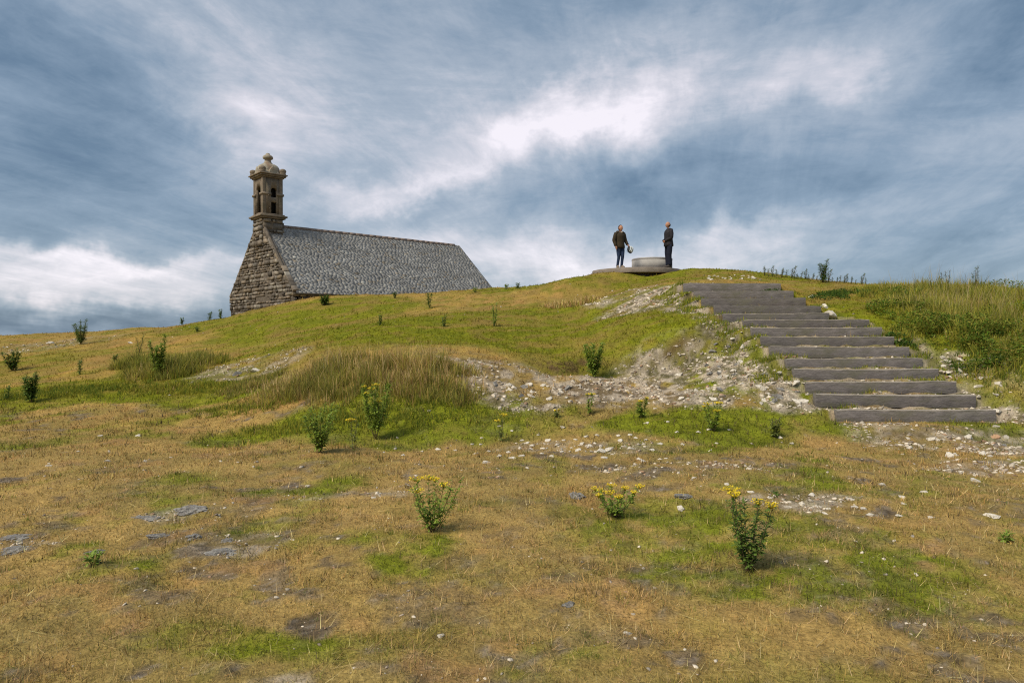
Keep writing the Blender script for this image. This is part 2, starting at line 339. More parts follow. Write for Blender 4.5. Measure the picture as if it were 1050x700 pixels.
# ------------------------------------------------------------------ grass blades
def blades(name, x, y, h, w, col, lean, m, label, seg=1, tipcol=None, z=None, ldir=None):
    k = len(x); z0 = (H(x,y) if z is None else z)-.008
    a = rng.uniform(0,2*np.pi,k); la = rng.uniform(0,2*np.pi,k) if ldir is None else ldir+rng.normal(0,.5,k); ln = lean*np.abs(rng.normal(.6,.4,k))*h
    dx, dy = np.cos(a)*w/2, np.sin(a)*w/2; lx, ly = np.cos(la)*ln, np.sin(la)*ln
    ln = np.minimum(ln,1.15*h); hh = np.sqrt(np.maximum(h*h-ln*ln*.8,(.22*h)**2))
    tc = col if tipcol is None else tipcol
    if seg == 1:
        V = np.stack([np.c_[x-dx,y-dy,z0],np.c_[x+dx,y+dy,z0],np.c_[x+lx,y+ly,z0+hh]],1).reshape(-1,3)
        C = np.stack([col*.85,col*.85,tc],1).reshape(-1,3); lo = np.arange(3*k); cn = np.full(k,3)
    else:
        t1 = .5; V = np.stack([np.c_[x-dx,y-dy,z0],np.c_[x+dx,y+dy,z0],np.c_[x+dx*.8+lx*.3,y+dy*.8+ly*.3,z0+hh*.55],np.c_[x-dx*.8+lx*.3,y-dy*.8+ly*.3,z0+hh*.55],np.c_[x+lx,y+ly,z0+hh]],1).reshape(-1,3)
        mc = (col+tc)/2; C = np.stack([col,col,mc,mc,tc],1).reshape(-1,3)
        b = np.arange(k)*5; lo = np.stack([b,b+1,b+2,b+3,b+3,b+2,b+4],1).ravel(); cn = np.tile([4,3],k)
    me = np_mesh(name,V,lo,cn,np.clip(C,0,1))
    return tag(link(name,me,m),label,'grass',kind='stuff')
def jit(c, s=.25):
    lm = c.mean(1,keepdims=True); c = np.clip(lm+(c-lm)*1.08,.004,1); return c*np.clip(1+rng.normal(0,s,(len(c),1)),.35,2)*(1+rng.normal(0,.06,c.shape))
# short turf, sampled so that it stays even with distance
NB = 620000
d = 2.4*(32/2.4)**(rng.random(NB)**.85); u = rng.uniform(-.98,.98,NB); x = u*d; y = d
g,s,dr,bare = zones(x,y)
keep = rng.random(NB) < np.clip(1-.93*bare,0,1)*(1-.75*s*(vnoise(x,y,9,71)>.35))*(.45+.8*fbm(x,y,4.5,77,3))
for (xa,xb,dd,zt) in STEPS: keep &= ~((x>xa-.03)&(x<xb+.03)&(y>dd-.06)&(y<dd+.2))
keep &= np.hypot(x-5.02,y-27.6) > 1.75
x,y,g,s,dr = x[keep],y[keep],g[keep],s[keep],dr[keep]; k = len(x)
gc = ground_col(x,y); far = sstep(12,17,y)[:,None]
pick = rng.random((k,1)); gg = g[:,None]
strawb = np.array([.54,.375,.155]); oliveb = np.array([.25,.20,.075]); greenb = np.array([.15,.17,.03])*(1-far)+np.array([.185,.19,.024])*far
c = np.where(pick<.72*gg+.04, greenb, np.where(pick<.72*gg+.38*(1-.6*dr[:,None]), oliveb, strawb*(1-.25*far)))
c = c*.62+gc*1.25*.38
tuft = sstep(.55,.75,fbm(x,y,3.3,88,3))
h = (.016+.026*rng.random(k))*(1+1.2*tuft+.5*g)*np.clip(y/7,1,1.7)*(1-.35*sstep(14,20,y))
w = np.maximum(.0028,y/F*.85)*rng.uniform(.7,1.3,k)
c = c*(1-.72*far)+gc*1.32*.72*far; dk = (rng.random((k,1))<.12)&(far<.5); c = np.where(dk,np.array([.11,.085,.05]),c)
# tussocks: little fans of longer blades
nt_ = 5200; dt = 2.5*(13/2.5)**rng.random(nt_); ut = rng.uniform(-.9,.9,nt_); xt,yt = ut*dt,dt
gt,s_t,dt_,bt = zones(xt,yt); kt = (rng.random(nt_) < .25+1.1*sstep(.45,.65,fbm(xt,yt,1.9,111,3)))&(bt<.75)&(s_t<.7); xt,yt,gt = xt[kt],yt[kt],gt[kt]
nb_ = 26; rt = rng.uniform(.02,.06,len(xt)); aa = rng.uniform(0,6.283,(len(xt),nb_)); rr_ = rt[:,None]*np.sqrt(rng.random((len(xt),nb_)))
xq = (xt[:,None]+rr_*np.cos(aa)).ravel(); yq = (yt[:,None]+rr_*np.sin(aa)).ravel(); hq = (rt[:,None]*rng.uniform(.7,1.6,(len(xt),nb_))).ravel()
tc_ = np.where(rng.random((len(xt),1))<.10+.7*gt[:,None],np.array([.17,.20,.04]),np.where(rng.random((len(xt),1))<.35,np.array([.28,.22,.085]),np.array([.56,.40,.20])))
cq = np.repeat(tc_,nb_,0)
# long bleached stalks, thinly strewn
ns_ = 7000; ys_ = 2.5*(9/2.5)**rng.random(ns_); xs_ = rng.uniform(-.9,.9,ns_)*ys_
xq,yq,hq,cq = np.r_[xq,xs_],np.r_[yq,ys_],np.r_[hq,rng.uniform(.05,.11,ns_)],np.r_[cq,np.tile([.66,.52,.27],(ns_,1))]
x,y,h,w,c = np.r_[x,xq],np.r_[y,yq],np.r_[h,hq],np.r_[w,np.maximum(.0025,yq/F*.7)],np.r_[c,cq]
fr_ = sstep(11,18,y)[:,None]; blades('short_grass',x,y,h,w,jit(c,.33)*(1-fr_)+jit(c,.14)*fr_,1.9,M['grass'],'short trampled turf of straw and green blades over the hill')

# tall grass
def tall(lst, n, hm, cols, cw, name, label, wmul=1., lean=.6, edge=.45, tip=None, onsteps=False, tuss=0):
    bx = [];by = []; hs = []
    area = np.array([b[2]*b[3] for b in lst]); area = area/area.sum()
    for b,a in zip(lst,area):
        m_ = int(n*a); r = np.sqrt(rng.random(m_)); t = rng.uniform(0,2*np.pi,m_); r = r*(1+edge*rng.normal(0,.25,m_))
        bx.append(b[0]+b[2]*r*np.cos(t)); by.append(b[1]+b[3]*r*np.sin(t)); hs.append(b[4]*(1-.45*r**3))
    x = np.concatenate(bx); y = np.concatenate(by); hs = np.concatenate(hs)
    ok = (fbm(x,y,2.6,91,3) > .34)&(fbm(x,y,9,93,2) > .36); 
    xa = np.array([s[0] for s in STEPS]); xb = np.array([s[1] for s in STEPS]); dd_ = np.array([s[2] for s in STEPS])
    if not onsteps: ok &= ~((y>11)&(y<19.2)&(x<np.interp(y,dd_,xb)+.15)&(x>np.interp(y,dd_,xa)-.1))
    x,y,hs = x[ok],y[ok],hs[ok]
    ldir = None
    if tuss:
        nc = max(8,len(x)//tuss); ci_ = rng.choice(len(x),nc,replace=False); cxs,cys,chs = x[ci_],y[ci_],hs[ci_]*rng.uniform(.45,1.25,nc); q_ = rng.integers(0,nc,len(x))
        loose = rng.random(len(x)) < .25; ox = rng.normal(0,.075,len(x)); oy = rng.normal(0,.075,len(x))
        x = np.where(loose,x,cxs[q_]+ox); y = np.where(loose,y,cys[q_]+oy); hs = np.where(loose,hs*.7,chs[q_]*(1-1.2*np.hypot(ox,oy))); ldir = np.where(loose,rng.uniform(0,6.283,len(x)),np.arctan2(oy,ox)); hs = np.clip(hs,.1,2)
    k = len(x)
    h = hm*hs*rng.uniform(.4,1.2,k)*(.35+1.3*fbm(x,y,2.8,95,3)); w = np.maximum(.005,y/F*.55)*rng.uniform(.6,1.3,k)*wmul
    P_ = np.cumsum(cw)/np.sum(cw); ci = np.searchsorted(P_,np.clip(rng.random(k)*.7+.6*(fbm(x,y,1.3,97,3)-.5)+.12,0,.999))
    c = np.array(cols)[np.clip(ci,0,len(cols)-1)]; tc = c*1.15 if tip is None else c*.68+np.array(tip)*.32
    if tuss:
        tv = rng.uniform(.75,1.3,nc)[q_][:,None]; sh_ = np.where(rng.random(nc)<.3,1,0)[q_][:,None]*(~loose)[:,None]; c = c*tv*(1-sh_)+sh_*(c*.5+np.array(St)*.5); tc = tc*tv
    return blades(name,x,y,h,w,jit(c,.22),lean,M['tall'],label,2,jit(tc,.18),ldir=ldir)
Gd,Ob,Br,St = (.12,.16,.026),(.31,.29,.05),(.30,.19,.08),(.60,.45,.21)
tall([Z(330,395,.9,.7,.9),Z(380,392,1.1,.8,1.1),Z(440,398,.85,.6,1.),Z(470,402,.45,.45,.95),Z(340,378,.8,.6,1.),Z(420,380,1.2,.5,1.),Z(290,405,.8,.6,.7),Z(265,395,.8,.7,.55)],46000,.40,[Gd,Ob,Br,St],[3.6,4.0,1.6,3.2],'tall_grass','tall browning grass clump growing on the bank left of the rubble',tip=(.46,.34,.15),edge=.6,tuss=70)
tall([Z(330,388,1.0,.8,1),Z(400,388,1.3,.8,1.05),Z(455,392,.8,.6,1),Z(290,398,.7,.6,.8),Z(180,380,1.1,.7,1)],1900,.52,[(.55,.40,.18),(.66,.50,.26),(.36,.25,.12)],[2,2,1],'grass_stalks','bleached seeding stalks standing through the clump on the left bank',wmul=.8,lean=.45,edge=.5)
tall([Z(165,385,.9,.6,1),Z(190,378,1.0,.8,1),Z(150,375,.8,.7,.8),Z(205,372,.6,.6,.7)],28000,.50,[Gd,Ob,Br,St],[4,6,.6,1.4],'tall_grass','tall yellow green grass patch on the left slope',tip=(.40,.34,.12),tuss=70)
tall([Z(130,398,2.0,.8,.7),Z(60,402,1.5,.8,.6),Z(210,400,.9,.5,.7),Z(340,432,1.6,.5,.7),Z(440,425,1.5,.5,.6),Z(250,418,1,.5,.6)],30000,.19,[Gd,Ob,Br,St],[5,5,.6,.5],'rank_grass','rank green grass along the foot of the bank')
BK = [Z(1000,345,1.6,1.1,.9),Z(1050,365,1.2,.8,.9),Z(950,318,1.0,1.5,.8),Z(925,302,.9,1.6,.8),Z(1000,318,2.2,1.6,1),Z(1060,330,2.5,2.0,1.05),Z(960,300,1.6,1.6,.95),Z(1050,310,3.2,1.6,1),Z(1130,345,2.2,2.4,1),Z(1250,350,3,2.5,1)]
tall(BK,100000,.40,[Gd,Ob,Br,St],[5,6.5,.6,1.6],'tall_grass','tall seeding grass covering the right hand bank beside the path',tip=(.42,.38,.10),tuss=90)
def undergrowth(lst, n, name, label, cols):
    V = [];C = [];k0 = 0
    for b in lst:
        m_ = int(n*b[5]); 
        for _ in range(m_):
            a_ = rng.uniform(0,6.283); r_ = math.sqrt(rng.random()); x_ = b[0]+b[2]*r_*math.cos(a_); y_ = b[1]+b[3]*r_*math.sin(a_)
            V.append((x_,y_,b[4]*(1-.6*r_*r_)*rng.random()**.7))
    V = np.array(V); ok = fbm(V[:,0],V[:,1],2.2,131,3) > .45; V = V[ok]; k = len(V); zz = H(V[:,0],V[:,1])+V[:,2]
    L_ = rng.uniform(.03,.075,k); d1 = rng.normal(0,1,(k,3)); d1[:,2] = np.abs(d1[:,2])*.5; d1 /= np.linalg.norm(d1,axis=1)[:,None]; d2 = np.cross(d1,rng.normal(0,.5,(k,3))+np.array([0,0,1.])); d2 /= np.linalg.norm(d2,axis=1)[:,None]
    p = np.c_[V[:,0],V[:,1],zz]; A_ = p; B_ = p+d1*(L_*.5)[:,None]+d2*(L_*.22)[:,None]; C_ = p+d1*L_[:,None]; D_ = p+d1*(L_*.5)[:,None]-d2*(L_*.22)[:,None]
    vv = np.stack([A_,B_,C_,D_],1).reshape(-1,3); cc = np.array(cols)[rng.integers(0,len(cols),k)]; cc = np.repeat(jit(cc,.25),4,0)
    me = np_mesh(name,vv,np.arange(4*k),np.full(k,4),np.clip(cc,0,1)); return tag(link(name,me,M['tall']),label,'undergrowth',kind='stuff')
def ZU(px,py,rx,ry,h,k=1.): a = Z(px,py,rx,ry); return (a[0],a[1],rx,ry,h,k)
undergrowth([ZU(925,322,.7,.8,.3,.7),ZU(955,338,.8,.7,.35),ZU(990,352,.8,.6,.35),ZU(1030,365,.9,.6,.4),ZU(1050,350,1,.8,.4),ZU(1000,338,1.0,.5,.3,.6),ZU(960,322,.9,.5,.25,.4),ZU(1045,325,1.2,.6,.3,.4),ZU(1090,350,1.5,.8,.4,1.),ZU(925,305,.5,.7,.25,.3),ZU(1035,298,1.0,.6,.3,.4)],5200,'undergrowth','dark leafy undergrowth among the tall grass of the right hand bank',[(.08,.14,.02),(.12,.18,.03),(.20,.24,.04),(.24,.22,.05)])
undergrowth([ZU(1018,352,.5,.4,.22,.6),ZU(1000,374,.5,.3,.2,.5),ZU(868,303,.8,.4,.16,.5),ZU(925,352,.3,.3,.12,.3),ZU(850,307,.5,.3,.12,.3),ZU(790,300,.4,.3,.1,.2)],2600,'undergrowth','dark low leafy growth beside the path right of the steps',[(.05,.10,.02),(.08,.14,.025)])
tall([(b[0],b[1],b[2]*.9,b[3]*.9,1) for b in BK[4:]],2600,.66,[(.34,.27,.13),(.45,.37,.20)],[1,1],'grass_stalks','thin pale seeding stalks standing above the right hand bank',wmul=.55,lean=.35)
tall([Z(590,313,.8,.5,1),Z(572,314,.5,.4,.8)],2200,.28,[Ob,Br,St],[2,1,3],'grass_tuft','pale dry grass tuft on the green slope below the platform')
tall([Z(1018,352,.7,.5,.8),Z(1000,372,.7,.4,.7),Z(935,365,.5,.3,.6),Z(868,303,.8,.5,.7),Z(1025,388,.4,.4,.7)],7000,.24,[(.05,.095,.02),Gd,Ob],[3,4,2],'rank_grass','dark leafy growth along the path right of the steps')

rdt = random.Random(9); TL = []
for i in range(26):
    j_ = rdt.randrange(0,8); xa,xb,dd,zt = STEPS[j_]; d2 = STEPS[j_+1][2]; e_ = rdt.random(); xx = xa+rdt.random()*.5 if e_<.3 else xb-rdt.random()*.7 if e_<.75 else rdt.uniform(xa,xb)
    TL.append((xx,d2-rdt.uniform(.03,.12),rdt.uniform(.12,.35),.05,rdt.uniform(.5,1.2)))
for j_ in range(3,14):
    xa,xb,dd,zt = STEPS[j_]
    TL += [(xa-rdt.uniform(.05,.5),dd+rdt.uniform(-.2,.5),rdt.uniform(.2,.5),.2,rdt.uniform(.6,1.1)) for _ in range(3)]+[(xb+rdt.uniform(.0,.3),dd+rdt.uniform(-.1,.4),.25,.2,rdt.uniform(.5,1.1)) for _ in range(2)]
tall(TL,15000,.13,[Gd,Ob,(.2,.24,.04)],[3,3,3],'step_grass','grass tufts growing against the risers on the treads of the steps',onsteps=True)

# ------------------------------------------------------------------ stones
def rock_mesh(name, seed, flat=.6):
    rd = random.Random(seed); bm = bmesh.new()
    for i in range(16):
        v = Vector((rd.gauss(0,1),rd.gauss(0,1),rd.gauss(0,1))).normalized()*rd.uniform(.8,1.05); bm.verts.new((v.x*1.1,v.y*.8,v.z*flat))
    r = bmesh.ops.convex_hull(bm,input=bm.verts[:]); bmesh.ops.delete(bm,geom=[v for v in bm.verts if not v.link_faces],context='VERTS')
    me = bpy.data.meshes.new(name); bm.to_mesh(me); bm.free(); return me
rocks = [rock_mesh('stone',i,random.Random(i).uniform(.4,.75)) for i in range(12)]
rw = []; 
for k_,r_ in enumerate(rocks[:9]):
    r_.materials.append(M['white_stone']); rw.append(r_)
rg = []
for r_ in rocks[9:]: r_.materials.append(M['grey_stone']); rg.append(r_)
def crag_mesh(seed):
    rd = random.Random(seed); bm = bmesh.new(); bmesh.ops.create_icosphere(bm,subdivisions=4,radius=1); o_ = Vector((seed*3.7,seed,0))
    for v in bm.verts:
        d_ = v.co.copy(); r_ = .78+.35*mnoise.noise(d_*1.1+o_)+.22*mnoise.noise(d_*2.6+o_)+.10*mnoise.noise(d_*6+o_)
        z_ = d_.z*r_*.5; z_ = .1*round(z_/.1)*.6+z_*.4; v.co = Vector((d_.x*r_*1.25,d_.y*r_*.85,z_))
    me = bpy.data.meshes.new('stone'); bm.to_mesh(me); bm.free(); me.materials.append(M['grey_stone']); return me
crag = [crag_mesh(i) for i in range(3)]
# loose rubble as one mass
def rock_arrays(me):
    v = np.empty(len(me.vertices)*3,np.float32); me.vertices.foreach_get('co',v)
    lo = np.empty(len(me.loops),np.int32); me.loops.foreach_get('vertex_index',lo)
    cn = np.empty(len(me.polygons),np.int32); me.polygons.foreach_get('loop_total',cn); return v.reshape(-1,3),lo,cn
RA = [rock_arrays(r_) for r_ in rocks]
nr = 120000; d = 2.6*(27/2.6)**(rng.random(nr)**.75); x = rng.uniform(-.85,.85,nr)*d; y = d
g,s,dr,bare = zones(x,y); keep = rng.random(nr) < np.minimum((s**1.2)*1.7,1)*(fbm(x,y,3,101,3)>.38)+.0045+.09*bare*(y<11)*(s<.2)+.02*(y<11)*(fbm(x,y,1.4,103,3)>.6)
for (xa,xb,dd,zt) in STEPS: keep &= ~((x>xa-.06)&(x<xb+.06)&(y>dd-.08)&(y<dd+.19))
keep &= np.hypot(x-5.02,y-27.6) > 1.95
x,y,s = x[keep],y[keep],s[keep]; zz = H(x,y); VV = [];LL = [];CC = [];KK = []; off = 0
for i in range(len(x)):
    v,lo,cn = RA[rng.integers(12)]; sz = (.008+.030*rng.random()**2.8)*(1+.6*s[i])*(1 if y[i]>7 else .55)*max(1,y[i]/15)
    a = rng.uniform(0,6.28); ca,sa = math.cos(a),math.sin(a); Rm = np.array([[ca,-sa,0],[sa,ca,0],[rng.normal(0,.25),rng.normal(0,.25),1]])
    VV.append((v@Rm.T)*sz+np.array([x[i],y[i],zz[i]+sz*rng.choice([.15,-.1,-.25])])); LL.append(lo+off); KK.append(cn); off += len(v)
    t = rng.random(); b_ = rng.uniform(.45,1.05)
    c = np.array((.70,.61,.49) if t<.72 else (.42,.34,.27) if t<.88 else (.42,.27,.17))*b_
    CC.append(np.tile(c,(len(v),1)))
me = np_mesh('rubble',np.concatenate(VV),np.concatenate(LL),np.concatenate(KK),np.concatenate(CC))
tag(link('rubble',me,M['rubble']),'loose pale rubble and gravel on the bank and beside the steps','rubble',kind='stuff')
print('rubble',len(x),'turf',k)
def stone(px, py, size, me, label, group=None, tilt=.2, flat=1., rz=None, name='stone'):
    g_ = on_ground(px,py); o = bpy.data.objects.new(name,me); COL.objects.link(o)
    o.location = (g_[0],g_[1],g_[2]+size*(-.10 if me in crag else .0)*flat); o.scale = (size,size,size*flat)
    o.rotation_euler = (random.uniform(-tilt,tilt),random.uniform(-tilt,tilt),random.uniform(0,6.28) if rz is None else rz)
    tag(o,label,'stone',group); return o
# marked single stones
stone(851,324,.20,rw[1],'larger upright white boulder beside the upper steps',tilt=.7,flat=1.2)
stone(845,315,.16,rw[4],'smaller white boulder just behind the larger one beside the upper steps',tilt=.6,flat=1.1)
stone(832,305,.10,rw[2],'small white stone in the grass above the two white boulders')
ro = rock_mesh('stone',33,.5); ro.materials.append(M['orange_stone'])
stone(1020,449,.11,ro,'orange brown stone on the gravel right of the lowest step')
stone(1022,430,.10,rw[3],'white stone against the right end of the lowest step')
stone(230,567,.13,crag[0],'largest grey slab of rock half sunk in the dry turf at left',flat=0.62,tilt=.08,rz=.2)
stone(196,523,.14,crag[1],'pale grey rock outcrop highest in the turf at left',flat=0.50,tilt=.08,rz=0)
stone(150,531,.12,crag[2],'flat grey rock left of the pale outcrop',flat=0.50,tilt=.08,rz=.1)
stone(198,551,.09,crag[1],'rounded grey rock with a dark hollow at its left end',flat=0.75,tilt=.1)
stone(233,554,.07,crag[0],'small grey rock just above the largest sunken slab',flat=0.75,tilt=.1)
stone(162,550,.08,crag[2],'low grey rock in the turf between the outcrop and the frame edge rocks',flat=0.62,tilt=.1)
stone(14,552,.13,crag[0],'upper of the two long grey rocks at the left edge',flat=0.44,tilt=.06,rz=.35)
stone(14,564,.12,crag[1],'lower of the two long grey rocks at the left edge',flat=0.44,tilt=.06,rz=-.1)
stone(98,566,.08,crag[2],'grey rock beside the small green tuft at left',flat=0.50,tilt=.06)
stone(584,621,.05,crag[1],'grey stone alone in the centre foreground turf',flat=0.88)
stone(591,508,.10,crag[0],'grey stone beside the reddish moss left of the flowering ragwort',flat=0.88)
stone(701,509,.10,crag[2],'grey stone above a lone white stone right of the flowering ragwort',flat=0.75)
stone(698,522,.05,rw[5],'lone white stone in green turf right of the flowering ragwort')
stone(643,650,.035,rw[6],'white stone lying low right of the centre foreground')
stone(452,652,.03,rw[7],'small white stone low left of the centre foreground')
stone(1000,493,.07,rw[0],'pale stone on the dark soil at lower right')
stone(1016,530,.07,rw[8],'pale stone on the dark soil below right near the green tuft')
stone(617,463,.09,rw[2],'biggest white stone in the middle of the white scatter')
stone(604,458,.08,rw[3],'second biggest white stone left of the biggest in the scatter')
stone(625,461,.09,rw[4],'white stone touching the right of the biggest in the scatter')
stone(52,352,.16,rw[8],'pale rock near the top of the left hill')
stone(134,352,.13,rw[1],'pale rock low in the grass right of the thistle on the left hill')
stone(262,381,.14,rw[5],'pale orange rock at the edge of the rubble on the left slope')
stone(245,384,.15,rg[1],'dark rock beside the pale rock in the left rubble patch')
SC = [(433,463),(449,461),(467,462),(484,456),(493,456),(501,463),(512,468),(535,452),(540,455),(545,457),(562,452),(571,457),(576,463),(578,452),(590,451),(597,455),(610,455),(612,447),(636,452),(640,458),
 (647,460),(655,471),(660,456),(660,473),(683,470),(488,465),(499,475),(521,464),(535,468),(552,446),(577,438),(525,442),(512,437),(632,482),(620,470),(601,448),(556,465),(566,468),(586,459),(593,462),(628,466),(634,447),(646,446),(652,449),(662,451),(669,462),(676,455),(525,470),(544,461)]
for a,b in SC:
    stone(a,b,random.uniform(.032,.062),random.choice(rw),'small white stone in the scatter on dry turf below the stony bank','small white stones in the central scatter')
for a,b in [(103,447),(80,463),(110,473),(149,473),(141,447),(174,405),(194,397),(393,464),(413,467),(426,502),(383,510),(50,478)]:
    stone(a,b,random.uniform(.03,.055),random.choice(rw),'small white stone lying alone on the left side turf','lone small white stones on the left turf')
for a,b in [(440,422),(663,434),(685,433),(694,443),(716,444),(748,441),(700,456),(727,441),(800,449),(812,455),(735,455)]:
    stone(a,b,random.uniform(.04,.06),random.choice(rw),'small white stone in the green strip near the foot of the bank','small white stones in the green strip')
for a,b in [(722,488),(712,490),(808,520),(822,517),(838,520),(849,522),(872,512),(885,522),(832,508),(876,520),(905,497),(925,510),(948,505),(770,505),(745,497),(893,528),(922,530),(955,531),(927,517),(846,527)]:
    stone(a,b,random.uniform(.025,.05),random.choice(rw),'pale stone on the bare soil right of the ragworts','pale stones on the bare right hand soil')
for i in range(70):   # bigger lumps of the scree
    a,b = random.choice([(random.uniform(505,600),random.uniform(392,414)),(random.uniform(640,800),random.uniform(375,412)),(random.uniform(725,765),random.uniform(335,385)),(random.uniform(775,830),random.uniform(395,418))])
    stone(a,b,random.uniform(.05,.10),random.choice(rw+rg),'broken pale stone in the scree left of the steps','broken stones in the scree left of the steps',tilt=.6)
for i in range(34):
    a,b = random.choice([(random.uniform(960,1000),random.uniform(366,390)),(random.uniform(990,1035),random.uniform(385,430)),(random.uniform(925,1040),random.uniform(437,470))])
    stone(a,b,random.uniform(.04,.085),random.choice(rw+rg[:1]),'broken pale stone right of the steps','broken stones right of the steps',tilt=.6)
for i in range(20):
    stone(random.uniform(722,775),random.uniform(283,287),random.uniform(.05,.09),rw[i%9],'white stone in the row above the top step','white stones in a row above the top step')

# ------------------------------------------------------------------ steps
words = ['lowest','second','third','fourth','fifth','sixth','seventh','eighth','ninth','tenth','eleventh','twelfth','thirteenth']
for i,(xa,xb,d,zt) in enumerate(STEPS):
    mb = MB(); w_ = xb-xa; nseg = 14; rd = random.Random(i+50); hh = .22 if i<9 else .27
    prof = [(0,0),(.11,0),(.11,1),(0,1)]; mb_top = None
    vs = []; 
    for k in range(nseg+1):
        t = k/nseg; xx = (t-.5)*w_; sag = -.012*math.sin(math.pi*t)+rd.uniform(-.002,.002)-(.015 if k in (0,nseg) and rd.random()<.4 else 0); fy = rd.uniform(-.004,.004)
        for (py_,pz_) in prof: vs.append((xx,py_+(fy if py_==0 else 0),(-hh if pz_==0 else sag)))
    fs = []
    for k in range(nseg):
        for j in range(4): a = k*4+j; b = k*4+(j+1)%4; fs.append((a,b,b+4,a+4))
    fs += [(0,1,2,3)[::-1],tuple(range(nseg*4,nseg*4+4))]
    fs = [tuple(reversed(f)) for f in fs]
    kk_ = rd.uniform(.8,1.12); base_c = (.175*kk_,.157*kk_,.152*kk_); mb.add(vs,fs,base_c)
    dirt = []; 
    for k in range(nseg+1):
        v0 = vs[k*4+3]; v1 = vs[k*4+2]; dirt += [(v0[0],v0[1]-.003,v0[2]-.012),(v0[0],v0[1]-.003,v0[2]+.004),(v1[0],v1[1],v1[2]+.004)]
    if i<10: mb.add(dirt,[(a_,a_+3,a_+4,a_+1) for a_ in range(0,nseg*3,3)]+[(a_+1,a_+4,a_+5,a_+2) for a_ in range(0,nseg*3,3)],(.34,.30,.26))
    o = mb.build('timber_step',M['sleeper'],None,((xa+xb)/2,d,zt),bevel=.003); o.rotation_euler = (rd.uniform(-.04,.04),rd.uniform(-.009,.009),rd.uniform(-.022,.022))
    lab = ('lowest wide grey timber step, at the foot of the flight' if i==0 else 'topmost grey timber step of the flight, below the knoll' if i==len(STEPS)-1 else words[i]+' grey timber step counting up from the foot of the flight')
    tag(o,lab,'step','grey timber steps climbing the hill')

# ------------------------------------------------------------------ chapel
TH = R(48); D0 = 33.0; X0 = -.3702*D0; WD = .228*D0; LN = .367*D0; BZ = 1.2
EZ = 1.6+.0605*D0-BZ; RZ = 1.6+.1605*D0-BZ
chap = empty('stone_chapel',(X0,D0,BZ),R(42))
tag(chap,'small old stone chapel with steep slate roof and bell turret behind the crest','chapel')
STC = [(.22,.18,.138),(.18,.15,.12),(.25,.205,.16),(.14,.118,.096),(.235,.205,.17),(.20,.16,.115),(.30,.27,.225),(.10,.085,.07),(.17,.152,.132)]
def masonry(mb, o, ud, nd, z0, z1, ulim, hmin=.11, hmax=.22, holes=(), seed=1, core=True):
    rd = random.Random(seed); o = Vector(o); ud = Vector(ud); nd = Vector(nd); z = z0
    while z < z1-.02:
        h = min(rd.uniform(hmin*.75,hmax*1.05), z1-z)
        if z1-z-h < .08: h = z1-z
        a,b = ulim(z+h*.5); b1 = ulim(z); a1,b1 = b1; a2,b2 = ulim(z+h-.001)
        u_ = a
        while u_ < b-.02:
            w_ = rd.uniform(.12,.50)*(h/.18)**.5
            if b-u_-w_ < .16: w_ = b-u_
            hit = any(u_<hx1 and u_+w_>hx0 and z<hz1 and z+h>hz0 for hx0,hx1,hz0,hz1 in holes)
            if not hit:
                g_ = rd.uniform(.008,.028); p_ = rd.uniform(.0,.085)*(0 if rd.random()<.06 else 1); cc = rd.choice(STC); k_ = rd.uniform(.62,1.22); cc = tuple(c_*k_ for c_ in cc)
                L0 = (a1 if u_==a else u_)+g_; L1 = (a2 if u_==a else u_)+g_; e = abs(u_+w_-b)<1e-6
                R0 = (b1 if e else u_+w_)-g_; R1 = (b2 if e else u_+w_)-g_
                if R1-L1 < .03: L1=(L0+R0)/2-.02; R1 = L1+.04
                def pt(u,zz,dp): return o+ud*u+nd*dp+Vector((0,0,zz))
                j = lambda: rd.uniform(-.022,.024); c_ = .012
                bk = [pt(L0,z+g_,-.02),pt(R0,z+g_,-.02),pt(R1,z+h-g_,-.02),pt(L1,z+h-g_,-.02)]
                fr = [pt(L0+c_+j(),z+g_+c_+j(),p_+j()),pt(R0-c_+j(),z+g_+c_+j(),p_+j()),pt(R1-c_+j(),z+h-g_-c_+j(),p_+j()),pt(L1+c_+j(),z+h-g_-c_+j(),p_+j())]
                mb.hexa(bk+fr,cc)
            u_ += w_
        z += h
def gl(z):   # gable outline half width at height z
    if z <= EZ: return (-WD/2,WD/2)
    k = WD/2*(RZ+.12-z)/(RZ+.12-EZ); k = max(k,.35); return (-k,k)
core = (.12,.10,.08)
def gable(name, x0, nx_, seed, holes=()):
    mb = MB(); th = .12*nx_
    # core slab (pentagon)
    pts = [(-WD/2,0),(WD/2,0),(WD/2,EZ),(.35,RZ+.05),(-.35,RZ+.05),(-WD/2,EZ)]
    if nx_>0: pts = [(-WD/2,0),(WD/2,0),(WD/2,EZ-.25),(.2,RZ-.25),(-.2,RZ-.25),(-WD/2,EZ-.25)]
    vs = [(x0,p[0],p[1]) for p in pts]+[(x0-th,p[0],p[1]) for p in pts]
    mb.add(vs,[tuple(range(6)),tuple(range(11,5,-1))]+[(i,(i+1)%6+0,(i+1)%6+6,i+6)[::-1] for i in range(6)],core)
    masonry(mb,(x0 if nx_<0 else x0-.08,0,0),(0,1,0),(nx_,0,0),0,RZ if nx_<0 else RZ-.5,gl if nx_<0 else (lambda z: tuple(v*.93 for v in gl(z+.3))),seed=seed,holes=holes)
    return mb.build(name,M['masonry'],chap)
gw = gable('gable_wall',0,-1,3,holes=[(-.75,.35,2.05,2.25)])
gable('gable_wall',LN-.02,1,5)
